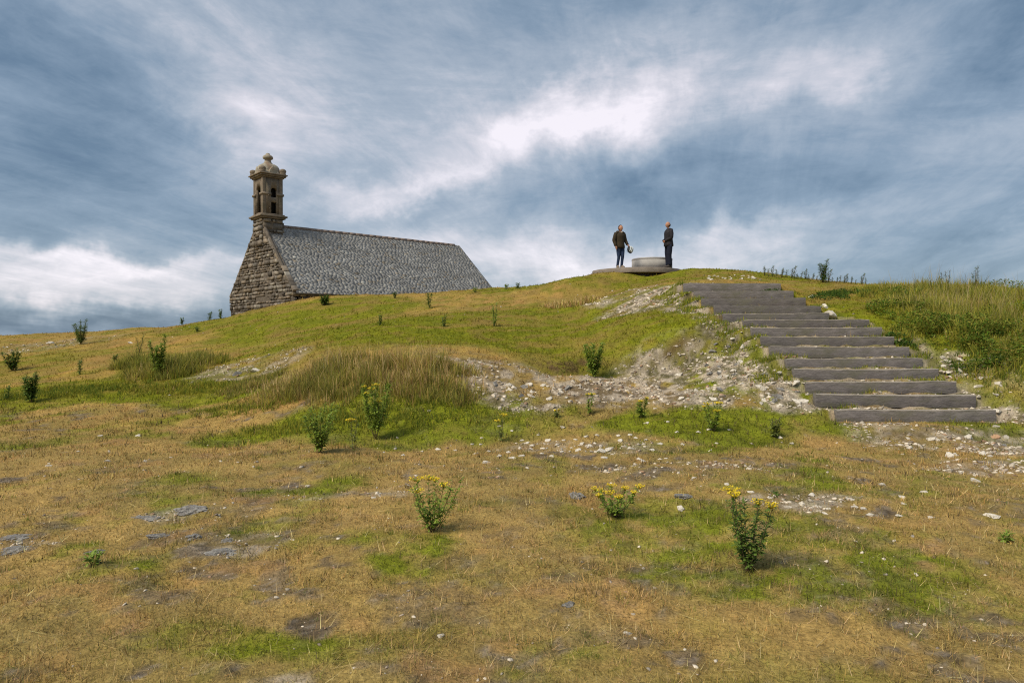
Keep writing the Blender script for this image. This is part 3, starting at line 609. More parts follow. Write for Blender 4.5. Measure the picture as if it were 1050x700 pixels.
for sgn in (-1,1):
    mb = MB(); y_ = sgn*WD/2
    mb.box(.5,LN-.5,min(y_,y_-sgn*.5),max(y_,y_-sgn*.5),0,EZ-.1,core)
    masonry(mb,(0,y_,0),(1,0,0),(0,sgn,0),0,EZ-.16,lambda z:(.02,LN-.02),seed=8+sgn)
    mb.build('side_wall',M['masonry'],chap)
# roof
for sgn in (-1,1):
    mb = MB(); rd = random.Random(77+sgn); e0 = Vector((0,sgn*(WD/2+.22),EZ-.2+.02)); r0 = Vector((0,0,RZ)); sl = (r0-e0); ln = sl.length; sl.normalize()
    nr_ = Vector((0,sgn*sl.z,abs(sl.y)))
    x_a,x_b = .10,LN+.05
    base = [e0+Vector((x_a,0,0)),e0+Vector((x_b,0,0)),r0+Vector((x_b,0,0)),r0+Vector((x_a,0,0))]
    if sgn<0: base = base
    mb.hexa([p-nr_*.12 for p in base]+[p for p in base] if sgn<0 else [p-nr_*.12 for p in base][::-1]+[p for p in base][::-1],(.10,.10,.11))
    rows = 50; rh = ln/rows
    for r_ in range(rows):
        u_ = x_a+(0 if r_%2 else .1); s0 = r_*rh-.03; s1 = min((r_+1)*rh+.05,ln)
        drift = sum(((mnoise.noise(Vector((r_*.13,5,9)))),))*.0
        while u_ < x_b-.04:
            w_ = min(rd.uniform(.14,.28),x_b-u_); t = rd.random()
            v = rd.uniform(.86,1.1)*(1+.25*mnoise.noise(Vector((u_*2.1,r_*.5,7.)))); nz_ = mnoise.noise(Vector((u_*.7,r_*.18,sgn*3.)))*.25+1
            cc = (.25,.246,.238) if t<.90 else ((.36,.35,.32) if t<.96 else (.25,.21,.16)); cc = tuple(c_*v*nz_ for c_ in cc)
            l0,l1 = .011+rd.uniform(-.003,.007),.005
            p = [e0+sl*(s0+rd.uniform(-.006,.006))+Vector((u_+.004,0,0)),0,0,0]
            b0 = e0+sl*(s0+rd.uniform(-.008,.008)); t0 = e0+sl*s1
            q_ = [b0+Vector((u_+.004,0,0)),b0+Vector((u_+w_-.004,0,0)),t0+Vector((u_+w_-.004,0,0)),t0+Vector((u_+.004,0,0))]
            lo_ = [a_+nr_*.003 for a_ in q_]; hi_ = [q_[0]+nr_*l0,q_[1]+nr_*l0,q_[2]+nr_*l1,q_[3]+nr_*l1]
            mb.hexa(lo_+hi_ if sgn<0 else lo_[::-1]+hi_[::-1],cc); u_ += w_
    mb.build('slate_roof',M['slate'],chap)
mb = MB(); rd = random.Random(4); u_ = 1.1
while u_ < LN-.3:
    w_ = min(rd.uniform(.3,.45),LN-.3-u_); zt_ = RZ+rd.uniform(.055,.063)
    mb.hexa([(u_,-.12,RZ-.08),(u_+w_-.004,-.12,RZ-.08),(u_+w_-.004,.12,RZ-.08),(u_,.12,RZ-.08),(u_,-.04,zt_),(u_+w_-.004,-.04,zt_),(u_+w_-.004,.04,zt_),(u_,.04,zt_)]); u_ += w_
mb.build('ridge',M['mortar'],chap)
# copings on the gables
for (xa_,xb_,front) in ((-.03,.22,1),):
    for sgn in (-1,1):
        mb = MB(); rd = random.Random(int(xa_*10)+sgn); a_ = Vector((0,sgn*(WD/2+.10),EZ-.12)); b_ = Vector((0,sgn*(.5 if front else .0),RZ+.12-(.5*(RZ-EZ)/(WD/2) if front else 0)))
        s_ = b_-a_; ln = s_.length; s_.normalize(); nn = Vector((0,sgn*s_.z,abs(s_.y))); t_ = 0
        while t_ < ln-.05:
            w_ = min(rd.uniform(.25,.6),ln-t_); p0 = a_+s_*(t_+.006); p1 = a_+s_*(t_+w_-.006); up = (.075 if front else .03)+rd.uniform(-.02,.02)
            q_ = [Vector((xa_,0,0))+p0-nn*.05,Vector((xb_,0,0))+p0-nn*.05,Vector((xb_,0,0))+p1-nn*.05,Vector((xa_,0,0))+p1-nn*.05]
            hi_ = [v+nn*(up+.05) for v in q_]
            cc = rd.choice(STC); mb.hexa(q_+hi_ if sgn<0 else q_[::-1]+hi_[::-1],tuple(c_*1.05 for c_ in cc)); t_ += w_
        # kneeler stone
        mb.box(xa_-.012,xb_+.012,min(sgn*(WD/2-.3),sgn*(WD/2+.10)),max(sgn*(WD/2-.3),sgn*(WD/2+.10)),EZ-.30,EZ-.17,(.22,.18,.13))
        mb.build('coping',M['masonry'],chap,bevel=.018)
# niche behind the dark slot in the gable
mb = MB(); mb.box(-.03,-.004,-.75,.35,2.20,2.26); mb.build('lintel',M['granite'],chap)
# bell turret
tz = lambda py: 1.6+(342-py)/700*D0-BZ
TW, TD = .50, .575    # half size along the ridge, half size across
tw = MB(); cx_ = TW-.04
z_a,z_b = tz(237)-.75,tz(225)
def course(mb,x0,x1,y0,y1,z0,z1,seed):
    masonry(mb,(x0,0,0),(0,1,0),(-1,0,0),z0,z1,lambda z:(y0+.01,y1-.01),.18,.3,seed=seed)
    masonry(mb,(x1,0,0),(0,1,0),(1,0,0),z0,z1,lambda z:(y0+.01,y1-.01),.18,.3,seed=seed+1)
    masonry(mb,(0,y0,0),(1,0,0),(0,-1,0),z0,z1,lambda z:(x0+.01,x1-.01),.18,.3,seed=seed+2)
    masonry(mb,(0,y1,0),(1,0,0),(0,1,0),z0,z1,lambda z:(x0+.01,x1-.01),.18,.3,seed=seed+3)
x0,x1,y0,y1 = cx_-TW,cx_+TW,-TD,TD
tw.box(x0+.01,x1-.01,y0+.01,y1-.01,z_a,z_b,core); course(tw,x0,x1,y0,y1,z_a,z_b,20)
turret = tw.build('bell_turret',M['masonry'],chap)
tag(turret,'square granite bell turret topped by a small dome')
def slab(mb,ex,z0,z1): mb.box(x0-ex,x1+ex,y0-ex,y1+ex,z0,z1)
mb = MB(); slab(mb,.10,tz(225)+.003,tz(223.4)); slab(mb,.17,tz(223.4)+.002,tz(221.6)); slab(mb,.07,tz(221.6)+.002,tz(220.2)); mb.build('cornice',M['granite'],turret,bevel=.02)
# chamber walls with openings
zc0,zc1 = tz(220.2)+.002,tz(183.5)
def face(mb, axis, pos, half, openings, th=.16):
    """a wall made of upright strips, left open where the openings are"""
    edges = {-half,half}
    for (c_,hw,a_,b_,arch) in openings:
        for k in range(9): edges.add(c_-hw+2*hw*k/8)
    e = sorted(edges)
    for a_,b_ in zip(e[:-1],e[1:]):
        m_ = (a_+b_)/2; segs = [(zc0,zc1)]
        for (c_,hw,za,zb,arch) in openings:
            if abs(m_-c_) < hw:
                top = zb if not arch else zb-hw+math.sqrt(max(hw*hw-(m_-c_)**2,0)); ns = []
                for (p,q_) in segs:
                    if top<=p or za>=q_: ns.append((p,q_))
                    else:
                        if za>p: ns.append((p,za))
                        if top<q_: ns.append((top,q_))
                segs = ns
        for (p,q_) in segs:
            if axis=='x': mb.box(min(pos,pos+th),max(pos,pos+th),a_,b_,p,q_)
            else: mb.box(a_,b_,min(pos,pos+th),max(pos,pos+th),p,q_)
mb = MB(); ow = [(0,.25,tz(218.5),tz(191.5),1)]
face(mb,'x',x0+.03,TD-.03,ow,.16); face(mb,'x',x1-.03,TD-.03,ow,-.16)
os_ = [(cx_+.06,.135,tz(219.5),tz(208),0),(cx_+.06,.14,tz(203),tz(193.2),1)]
mb2 = MB()
for (yy,th) in ((y0+.03,.16),(y1-.03,-.16)):
    e_ = MB()
    face(mb,'y',yy,0,[],th) if False else None
    # strips between the two end walls
    def face_y(mb_):
        half_a,half_b = x0+.19,x1-.19; ed = {half_a,half_b}
        for (c_,hw,a_,b_,ar) in os_:
            for k in range(9): ed.add(c_-hw+2*hw*k/8)
        ed = sorted(ed)
        for a_,b_ in zip(ed[:-1],ed[1:]):
            m_ = (a_+b_)/2; segs = [(zc0,zc1)]
            for (c_,hw,za,zb,ar) in os_:
                if abs(m_-c_) < hw:
                    top = zb if not ar else zb-hw+math.sqrt(max(hw*hw-(m_-c_)**2,0)); ns = []
                    for (p,q_) in segs:
                        if top<=p or za>=q_: ns.append((p,q_))
                        else:
                            if za>p: ns.append((p,za))
                            if top<q_: ns.append((top,q_))
                    segs = ns
            for (p,q_) in segs: mb_.box(a_,b_,min(yy,yy+th),max(yy,yy+th),p,q_)
    face_y(mb)
mb.build('belfry_wall',M['granite'],turret)
# corner pilasters and string course
for sx in (0,1):
    for sy in (0,1):
        mb = MB(); px0 = (x0 if sx==0 else x1-.17); py0 = (y0 if sy==0 else y1-.17)
        mb.box(px0,px0+.17,py0,py0+.17,zc0+.001,zc1-.001); mb.build('corner_pier',M['granite'],turret,bevel=.015)
mb = MB()
for yy in (y0-.04,y1-.03):
    mb = MB(); mb.box(x0-.04,cx_-.085,yy,yy+.07,tz(201.2),tz(199)); mb.build('string_course',M['granite'],turret)
    mb = MB(); mb.box(cx_+.205,x1+.04,yy,yy+.07,tz(201.2),tz(199)); mb.build('string_course',M['granite'],turret)
for xx in (x0-.042,x1-.028):
    mb = MB(); mb.box(xx,xx+.07,y0-.038,-.26,tz(201.1),tz(199.1)); mb.build('string_course',M['granite'],turret)
    mb = MB(); mb.box(xx,xx+.07,.26,y1+.038,tz(201.1),tz(199.1)); mb.build('string_course',M['granite'],turret)
mb = MB(); slab(mb,.05,zc1+.002,tz(182.2)); slab(mb,.12,tz(182.2)+.002,tz(180.6)); slab(mb,.18,tz(180.6)+.002,tz(179.2)); mb.build('cornice',M['granite'],turret,bevel=.02)
zt = tz(179.2)
mb = MB(); pr = [(.60,zt+.002),(.60,zt+.08),(.55,zt+.10)]
for k in range(9): a_ = k/8*math.pi/2*.9; pr.append((.19+.35*math.cos(a_)**.8,zt+.1+.44*math.sin(a_)))
mb.lathe(pr,cx_,0,24,sq=.35); mb.build('dome',M['lichen_granite'],turret,smooth=True)
z2 = zt+.1+.44
mb = MB(); zt2 = tz(156.2)
mb.lathe([(.26,z2-.06),(.24,z2+.03),(.18,z2+.08),(.155,z2+.16),(.145,zt2-.34),(.17,zt2-.30),(.235,zt2-.27),(.25,zt2-.21),(.22,zt2-.15),(.16,zt2-.10),(.10,zt2-.07),(.10,zt2-.03),(.06,zt2)],cx_,0,14); mb.build('finial',M['lichen_granite'],turret,smooth=True)
for sx in (-1,1):
    for sy in (-1,1):
        mb = MB(); mb.lathe([(.14,zt+.002),(.15,zt+.05),(.13,zt+.09),(.15,zt+.14),(.165,zt+.19),(.14,zt+.25),(.08,zt+.29),(.02,zt+.30)],cx_+sx*(TW-.0),sy*(TD-.0),10); mb.build('corner_knob',M['granite'],turret,smooth=True)
for (ax_,ay_) in ((-1,0),(0,-1),(1,0),(0,1)):
    mb = MB(); c0 = Vector((cx_+ax_*(TW-.02),ay_*(TD-.02),0)); t_ = Vector((-ay_,ax_,0)); n_ = Vector((ax_,ay_,0))
    prof = [(-.20,0),(.20,0),(.17,.16),(.10,.26),(0,.36),(-.10,.26),(-.17,.16)]
    vs = [c0+t_*a_+n_*.09+Vector((0,0,zt+.003+b_)) for a_,b_ in prof]+[c0+t_*a_-n_*.12+Vector((0,0,zt+.003+b_)) for a_,b_ in prof]
    k = len(prof); mb.add(vs,[tuple(range(k)),tuple(range(2*k-1,k-1,-1))]+[((i+1)%k,i,i+k,(i+1)%k+k) for i in range(k)]); mb.build('dormer',M['lichen_granite'],turret,bevel=.015)
mb = MB(); mb.box(cx_-.24,cx_+.24,-.30,.30,zc0+.004,zc1-.10); mb.build('belfry_dark_box',M['belfry_dark'],turret)  # plain dark box, added so the belfry openings look deep in shade

# ------------------------------------------------------------------ platform and orientation table
PZ = 4.12
pl = empty('viewing_platform',(5.02,27.6,PZ)); tag(pl,'round concrete platform under the two people on top of the knoll','platform')
mb = MB(); rd = random.Random(2); n_ = 48
ring = [1.78+rd.uniform(-.02,.02) for _ in range(n_)]
for (zz0,zz1,f_) in ((-.20,0,1),):
    vs = [(ring[k]*f_*math.cos(2*math.pi*k/n_),ring[k]*f_*math.sin(2*math.pi*k/n_),z_) for z_ in (zz0,zz1) for k in range(n_)]
    mb.add(vs,[(k,(k+1)%n_,(k+1)%n_+n_,k+n_) for k in range(n_)]+[tuple(range(n_))[::-1],tuple(range(n_,2*n_))])
mb.build('slab',M['concrete'],pl,bevel=.02)
mb = MB(); mb.lathe([(1.25,-.7),(1.25,-.202)],0,0,32); mb.build('footing',M['concrete'],pl)
tb = empty('orientation_table',(5.62,27.45,PZ)); tag(tb,'low round concrete orientation table between the two people','orientation table')
mb = MB(); mb.lathe([(.80,.001),(.80,.40)],0,0,48); mb.build('drum',M['table_conc'],tb,smooth=False)
mb = MB(); mb.lathe([(.796,.402),(.806,.41),(.806,.455),(.79,.47)],0,0,48); mb.build('top',M['table_conc'],tb)
mb = MB(); mb.lathe([(.62,.472),(.62,.478)],0,0,40); mb.build('plate',M['brass'],tb)

# ------------------------------------------------------------------ people
def skin_obj(name, J, E, m, parent, sub=2, smooth=True, root=0):
    me = bpy.data.meshes.new(name); me.from_pydata([j[:3] for j in J],E,[]); o = bpy.data.objects.new(name,me); COL.objects.link(o)
    s = o.modifiers.new('s','SKIN'); s.use_smooth_shade = True
    for i,j in enumerate(J):
        sv = me.skin_vertices[0].data[i]; r_ = j[3]; sv.radius = (r_[0],r_[1]) if isinstance(r_,tuple) else (r_,r_); sv.use_root = (i==root)
    if sub: b = o.modifiers.new('b','SUBSURF'); b.levels = sub; b.render_levels = sub
    bpy.context.view_layer.update()
    dg = bpy.context.evaluated_depsgraph_get(); nm = bpy.data.meshes.new_from_object(o.evaluated_get(dg)); nm.name = name
    bpy.data.objects.remove(o); 
    for p in nm.polygons: p.use_smooth = True
    nm.materials.clear(); return link(name,nm,m,parent)
def ellipsoid(name, c, r, m, parent, rot=(0,0,0), sub=3, fn=None):
    bm = bmesh.new(); bmesh.ops.create_icosphere(bm,subdivisions=sub,radius=1)
    Rm = Matrix.Rotation(rot[2],3,'Z')@Matrix.Rotation(rot[1],3,'Y')@Matrix.Rotation(rot[0],3,'X')
    dl = []
    for v in bm.verts:
        p = v.co.copy()
        if fn: p = fn(p)
        v.co = Rm@Vector((p.x*r[0],p.y*r[1],p.z*r[2]))+Vector(c)
    me = bpy.data.meshes.new(name); bm.to_mesh(me); bm.free()
    for p in me.polygons: p.use_smooth = True
    return link(name,me,m,parent)
def head_fn(p):
    # local -y is the face
    x,y,z = p; jaw = max(0,-z); x *= 1-.34*jaw; y = y*(1-.18*jaw)-.10*jaw
    if y < 0:
        nose = math.exp(-((x/.13)**2))*math.exp(-(((z+.12)/.16)**2)); y -= .24*nose
        y += .07*math.exp(-(((abs(x)-.33)/.14)**2))*math.exp(-(((z-.06)/.10)**2))
        y -= .06*math.exp(-((x/.26)**2))*math.exp(-(((z+.48)/.06)**2)); y += .04*math.exp(-((x/.26)**2))*math.exp(-(((z+.40)/.05)**2))
        y -= .05*math.exp(-((x/.5)**2))*math.exp(-(((z-.22)/.08)**2))
    return Vector((x,y,z))
def hand(body_j, body_e, wi, w, dirv, side, curl=.35):
    """palm and five fingers grown from wrist joint wi"""
    dv = Vector(dirv).normalized(); sd = Vector(side).normalized(); nn = dv.cross(sd)
    k = len(body_j); p = Vector(w)+dv*.045; body_j.append((*p,(.020,.032))); body_e.append((wi,k))
    for f_,(off,l1) in enumerate(((-.030,.030),(-.010,.036),(.010,.034),(.028,.026))):
        a = p+dv*.045+sd*off; b = a+(dv*(1-curl*.4)+nn*curl*.6).normalized()*l1; c_ = b+(dv*(1-curl)+nn*curl).normalized()*l1*.9
        i0 = len(body_j); body_j += [(*a,.0095),(*b,.0085),(*c_,.007)]; body_e += [(k,i0),(i0,i0+1),(i0+1,i0+2)]
    a = p-dv*.01+sd*-.035; b = a+(dv*.6-sd*.6+nn*.3).normalized()*.035; c_ = b+(dv*.9-sd*.1+nn*.3).normalized()*.03
    i0 = len(body_j); body_j += [(*a,.011),(*b,.010),(*c_,.008)]; body_e += [(k,i0),(i0,i0+1),(i0+1,i0+2)]
def person(root, S, sex):
    """S: joint positions in the person's own space, facing -y"""
    J = [(*S['pelvis'],.095),(*S['waist'],.085),(*S['chest'],.10),(*S['neck0'],.055),(*S['neck1'],.05)]
    E = [(0,1),(1,2),(2,3),(3,4)]
    for s_ in 'lr':
        k = len(J); J += [(*S['sh'+s_],.055),(*S['el'+s_],.042),(*S['wr'+s_],.027)]; E += [(2,k),(k,k+1),(k+1,k+2)]
        dv = Vector(S['hd'+s_]); sd = Vector(S['hs'+s_]); hand(J,E,k+2,S['wr'+s_],dv,sd,S.get('curl'+s_,.4))
        k = len(J); J += [(*S['hip'+s_],.085),(*S['kn'+s_],.055),(*S['an'+s_],.038)]; E += [(0,k),(k,k+1),(k+1,k+2)]
    body = skin_obj('body',J,E,M['skin'],root,1)
    # head joined to the same mesh
    hc = Vector(S['head']); bm = bmesh.new(); bm.from_mesh(body.data); g_ = bmesh.ops.create_icosphere(bm,subdivisions=4,radius=1)
    Rm = Matrix.Rotation(S.get('turn',0),3,'Z')@Matrix.Rotation(S.get('nod',0),3,'X')
    for v in g_['verts']: p = head_fn(v.co); v.co = Rm@Vector((p.x*.078,p.y*.098,p.z*.120))+hc
    for sx in (-1,1):
        e_ = bmesh.ops.create_icosphere(bm,subdivisions=2,radius=1)
        for v in e_['verts']: v.co = Rm@Vector((sx*.078+v.co.x*.012,.012+v.co.y*.022,v.co.z*.034-.005))+hc
    bm.to_mesh(body.data); bm.free()
    for p in body.data.polygons: p.use_smooth = True
    for sx in (-1,1):
        ec = Rm@Vector((sx*.028,-.086,.008))+hc; ellipsoid('eye',ec,(.011,.006,.007),M['black'],root,sub=1)
    mo = Rm@Vector((0,-.089,-.057))+hc
    return Rm,hc
def loft(mb, rings, n=20, cap=True):
    """rings: (x, y, z, rx, ry) level outlines from bottom to top"""
    vs = [(r_[0]+r_[3]*math.cos(2*math.pi*k/n),r_[1]+r_[4]*math.sin(2*math.pi*k/n),r_[2]) for r_ in rings for k in range(n)]
    fs = [(i*n+k,i*n+(k+1)%n,(i+1)*n+(k+1)%n,(i+1)*n+k) for i in range(len(rings)-1) for k in range(n)]
    if cap: fs += [tuple(range(n))[::-1],tuple(range((len(rings)-1)*n,len(rings)*n))]
    mb.add(vs,fs)
def bend(pts, m_=4):
    """smooth curve through three joints"""
    a,b,c = (Vector(p) for p in pts); out = []
    for k in range(m_): out.append(a.lerp(b,k/m_*.86))
    for k in range(m_+1): t = k/m_; p = a.lerp(b,.86); q_ = b.lerp(c,.14); out.append(p*(1-t)**2+b*2*t*(1-t)+q_*t*t)
    for k in range(1,m_+1): out.append(b.lerp(c,.14+.86*k/m_))
    return out
def garment(name, mb, m, root, wr=.006):
    me = mb.mesh(name,True)
    for i,v in enumerate(me.vertices):
        q_ = mnoise.noise(v.co*11)*wr+mnoise.noise(v.co*27)*wr*.5; v.co = v.co+Vector((v.co.x*.3,v.co.y*.3,0)).normalized()*q_ if v.co.length>0 else v.co
    return link(name,me,m,root)
def jacket(root,S,m,hem,w=1.,dp=1.,arm=(.075,.062,.048),flare=.0):
    mb = MB(); pe,wa,ch,n0 = (Vector(S[k]) for k in ('pelvis','waist','chest','neck0')); R_ = []
    def rg(c,z,rx,ry): R_.append((c.x,c.y,z,rx*w,ry*dp))
    z0 = pe.z+hem
    rg(pe,z0,.165+flare,.125+flare*.6); rg(pe,z0+.01,.182+flare,.138+flare*.6); rg(pe,z0+.08,.184+flare*.7,.14+flare*.4); rg(pe,pe.z+.05,.178,.135); rg(wa,wa.z,.168,.128); rg(wa,wa.z+.08,.172,.128)
    rg(ch,ch.z-.06,.188,.138); rg(ch,ch.z,.198,.14); rg(ch,ch.z+.07,.192,.13); rg(n0,n0.z-.045,.15,.105); rg(n0,n0.z-.005,.092,.085); rg(n0,n0.z+.025,.066,.066)
    loft(mb,R_)
    for s_ in 'lr':
        sh = Vector(S['sh'+s_]); pts = [sh+(Vector(S['chest'])+Vector((0,0,.07))-sh)*.35]+bend((sh,S['el'+s_],S['wr'+s_])); n_ = len(pts)
        rad = [arm[0]*.9]+[arm[0]+(arm[1]-arm[0])*(k/(n_-1))*2 if k<n_/2 else arm[1]+(arm[2]-arm[1])*((k/(n_-1))*2-1) for k in range(1,n_)]
        mb.tube(pts,rad,14)
    return garment('jacket',mb,m,root)
def trousers(root,S,m,r=(.098,.068,.055),w=1.):
    mb = MB(); pe = Vector(S['pelvis']); wa = Vector(S['waist'])
    loft(mb,[(pe.x,pe.y,pe.z-.10,.12*w,.10),(pe.x,pe.y,pe.z-.07,.155*w,.115),(pe.x,pe.y,pe.z,.163*w,.12),(pe.x,pe.y,pe.z+.07,.152*w,.112),(wa.x,wa.y,wa.z-.02,.14*w,.105)])
    for s_ in 'lr':
        hp = Vector(S['hip'+s_])+Vector((0,0,-.01)); pts = bend((hp,S['kn'+s_],S['an'+s_])); n_ = len(pts)
        rad = [r[0]+(r[1]-r[0])*min(1,k/(n_-1)*2) if k<n_/2 else r[1]+(r[2]-r[1])*((k/(n_-1))*2-1) for k in range(n_)]
        mb.tube(pts,rad,14)
    return garment('trousers',mb,m,root)
def shoe(root,an,m,ang=0):
    def fn(p): return Vector((p.x*(1-.15*max(0,p.y)),p.y,max(p.z,-.55)*(1-.45*max(0,-p.y))))
    c = Vector((an[0],an[1],0))+Matrix.Rotation(ang,3,'Z')@Vector((0,-.06,.045)); ellipsoid('shoe',c,(.052,.145,.075),m,root,(0,0,ang),2,fn)
# woman: faces the camera, turned a little to the right, helmet held out by her left hand
wp = (4.19,26.45,PZ+.002); w_root = empty('person',wp,R(24))
tag(w_root,'woman in khaki hooded jacket and jeans standing left of the round table','person')
W = dict(pelvis=(-.01,0,.88),waist=(-.015,-.005,1.03),chest=(-.02,.005,1.24),neck0=(-.015,.005,1.39),neck1=(-.01,-.01,1.45),head=(0,-.025,1.545),turn=.12,nod=.05,
 shl=(.16,.01,1.33),ell=(.235,.01,1.09),wrl=(.25,-.12,.92),hdl=(.35,-.3,-.9),hsl=(0,1,-.3),curll=.7,
 shr=(-.20,.01,1.32),elr=(-.27,.03,1.07),wrr=(-.245,-.06,.85),hdr=(.05,-.15,-1),hsr=(0,1,0),
 hipl=(.085,0,.84),knl=(.06,-.07,.46),anl=(.055,0,.08),hipr=(-.09,0,.84),knr=(-.085,-.03,.46),anr=(-.10,.05,.08))
Rm,hc = person(w_root,W,'f'); jacket(w_root,W,M['jacket_f'],-.10,1.0,1.12,(.085,.072,.054),.014); trousers(w_root,W,M['jeans'],(.095,.066,.048),.98)
for s_ in 'lr': shoe(w_root,W['an'+s_],M['boot'],.1 if s_=='l' else -.25)
def hair_fn(p):
    if p.y < -.30 and p.z < .62: return Vector((p.x*.9,-.30+(p.y+.30)*.05,p.z))
    return p
ellipsoid('hair',hc+Vector((0,.022,.018)),(.088,.103,.122),M['hair'],w_root,sub=3,fn=hair_fn)
# fur hood lying round the neck
J = [(.13*math.cos(t),.02+.10*math.sin(t),1.40+.03*math.sin(t),.045) for t in np.linspace(-.9,math.pi+.9,10)]
skin_obj('fur_hood',J,[(i,i+1) for i in range(9)],M['fur'],w_root,2)
skin_obj('scarf',[(-.05,-.09,1.39,.03),(0,-.115,1.37,.035),(.05,-.09,1.39,.03)],[(0,1),(1,2)],M['scarf'],w_root,2)
hl = empty('helmet',(4.19+.355,26.29,PZ+.70),.6); hl.rotation_euler = (R(65),R(20),R(25))
tag(hl,'black and white helmet hanging from the hand of the woman','helmet')
bm = bmesh.new(); bmesh.ops.create_icosphere(bm,subdivisions=4,radius=1)
bmesh.ops.delete(bm,geom=[v for v in bm.verts if v.co.z < -.25],context='VERTS')
for v in bm.verts: v.co = Vector((v.co.x*.115,v.co.y*.14,v.co.z*.12))
me = bpy.data.meshes.new('shell'); bm.to_mesh(me); bm.free()
for p in me.polygons: p.use_smooth = True
o = link('shell',me,M['black'],hl); so = o.modifiers.new('t','SOLIDIFY'); so.thickness = .015
for k in (-1,0,1):
    pts = [(k*.055,.142*math.cos(a_)*(1 if k==0 else .87),.122*math.sin(a_)*(1 if k==0 else .88)) for a_ in np.linspace(.25,math.pi-.25,9)]
    mb = MB(); mb.tube(pts,[.008]+[.019]*7+[.008],6); mb.build('stripe',M['helmet'],hl,smooth=True)
mb = MB(); pts = [(.113*math.cos(t),.138*math.sin(t),-.03) for t in np.linspace(0,2*math.pi,25)]; mb.tube(pts,[.012]*25,6); mb.build('rim',M['black'],hl,smooth=True)
mb = MB(); mb.tube([(-.10,0,-.03),(-.06,0,-.13),(0,0,-.16),(.06,0,-.13),(.10,0,-.03)],[.006]*5,5); mb.build('strap',M['black'],hl,smooth=True)
# man: profile, facing left, hands joined at the belly
mp = (6.02,26.32,PZ+.002); m_root = empty('person',mp,R(-90+12))
tag(m_root,'bald man in dark jacket and trousers standing right of the round table, hands joined','person')
Mn = dict(pelvis=(0,.01,.93),waist=(0,0,1.09),chest=(0,.015,1.32),neck0=(0,.015,1.49),neck1=(0,-.005,1.555),head=(0,-.02,1.655),turn=0,nod=.0,
 shl=(.19,.02,1.42),ell=(.235,.02,1.14),wrl=(.07,-.17,1.03),hdl=(-1,-.35,-.35),hsl=(0,-.3,1),curll=.6,
 shr=(-.19,.02,1.42),elr=(-.235,.02,1.14),wrr=(-.07,-.17,1.05),hdr=(1,-.35,-.35),hsr=(0,-.3,1),curlr=.6,
 hipl=(.10,.01,.89),knl=(.11,-.01,.49),anl=(.11,.02,.08),hipr=(-.10,.01,.89),knr=(-.11,0,.49),anr=(-.11,.03,.08))
Rm,hc = person(m_root,Mn,'m'); jacket(m_root,Mn,M['jacket_m'],-.10,1.08,1.25,(.085,.07,.052),.01); trousers(m_root,Mn,M['trousers'],(.11,.085,.078),1.05)
for s_ in 'lr': shoe(m_root,Mn['an'+s_],M['shoe'],.1 if s_=='l' else -.1)
def fringe(p): return Vector((p.x,max(p.y,-.05),min(p.z,.35)))
ellipsoid('hair',hc+Vector((0,.008,.0)),(.083,.100,.095),M['hair'],m_root,sub=3,fn=fringe)
skin_obj('collar',[(.08*math.cos(t),.005+.075*math.sin(t),1.505+.01*math.sin(t),.022) for t in np.linspace(-.8,math.pi+.8,9)],[(i,i+1) for i in range(8)],M['jacket_m'],m_root,2)

# ------------------------------------------------------------------ plants
def leaf(mb, p, dr_, up, l, w, lobes=True):
    dr_ = dr_.normalized(); sd = dr_.cross(up)
    if sd.length < .01: sd = Vector((1,0,0))
    sd.normalize(); nn = sd.cross(dr_); f_ = .25*w
    a = p; b = p+dr_*l*.45-nn*.02*l; c = p+dr_*l-nn*.25*l
    if lobes:
        mb.add([a,a+dr_*l*.2+sd*w*.35,b+sd*w*.5+nn*f_,b+dr_*l*.12+sd*w*.22,c-dr_*l*.2+sd*w*.4+nn*f_*.6,c, c-dr_*l*.2-sd*w*.4+nn*f_*.6,b+dr_*l*.12-sd*w*.22,b-sd*w*.5+nn*f_,a+dr_*l*.2-sd*w*.35,b],
               [(0,1,2,10),(10,2,3),(10,3,4,5),(10,5,6,7),(10,7,8),(10,8,9,0)])
    else: mb.add([a,b+sd*w*.5+nn*f_,c,b-sd*w*.5+nn*f_,b],[(0,1,4),(1,2,4),(4,2,3),(0,4,3)])
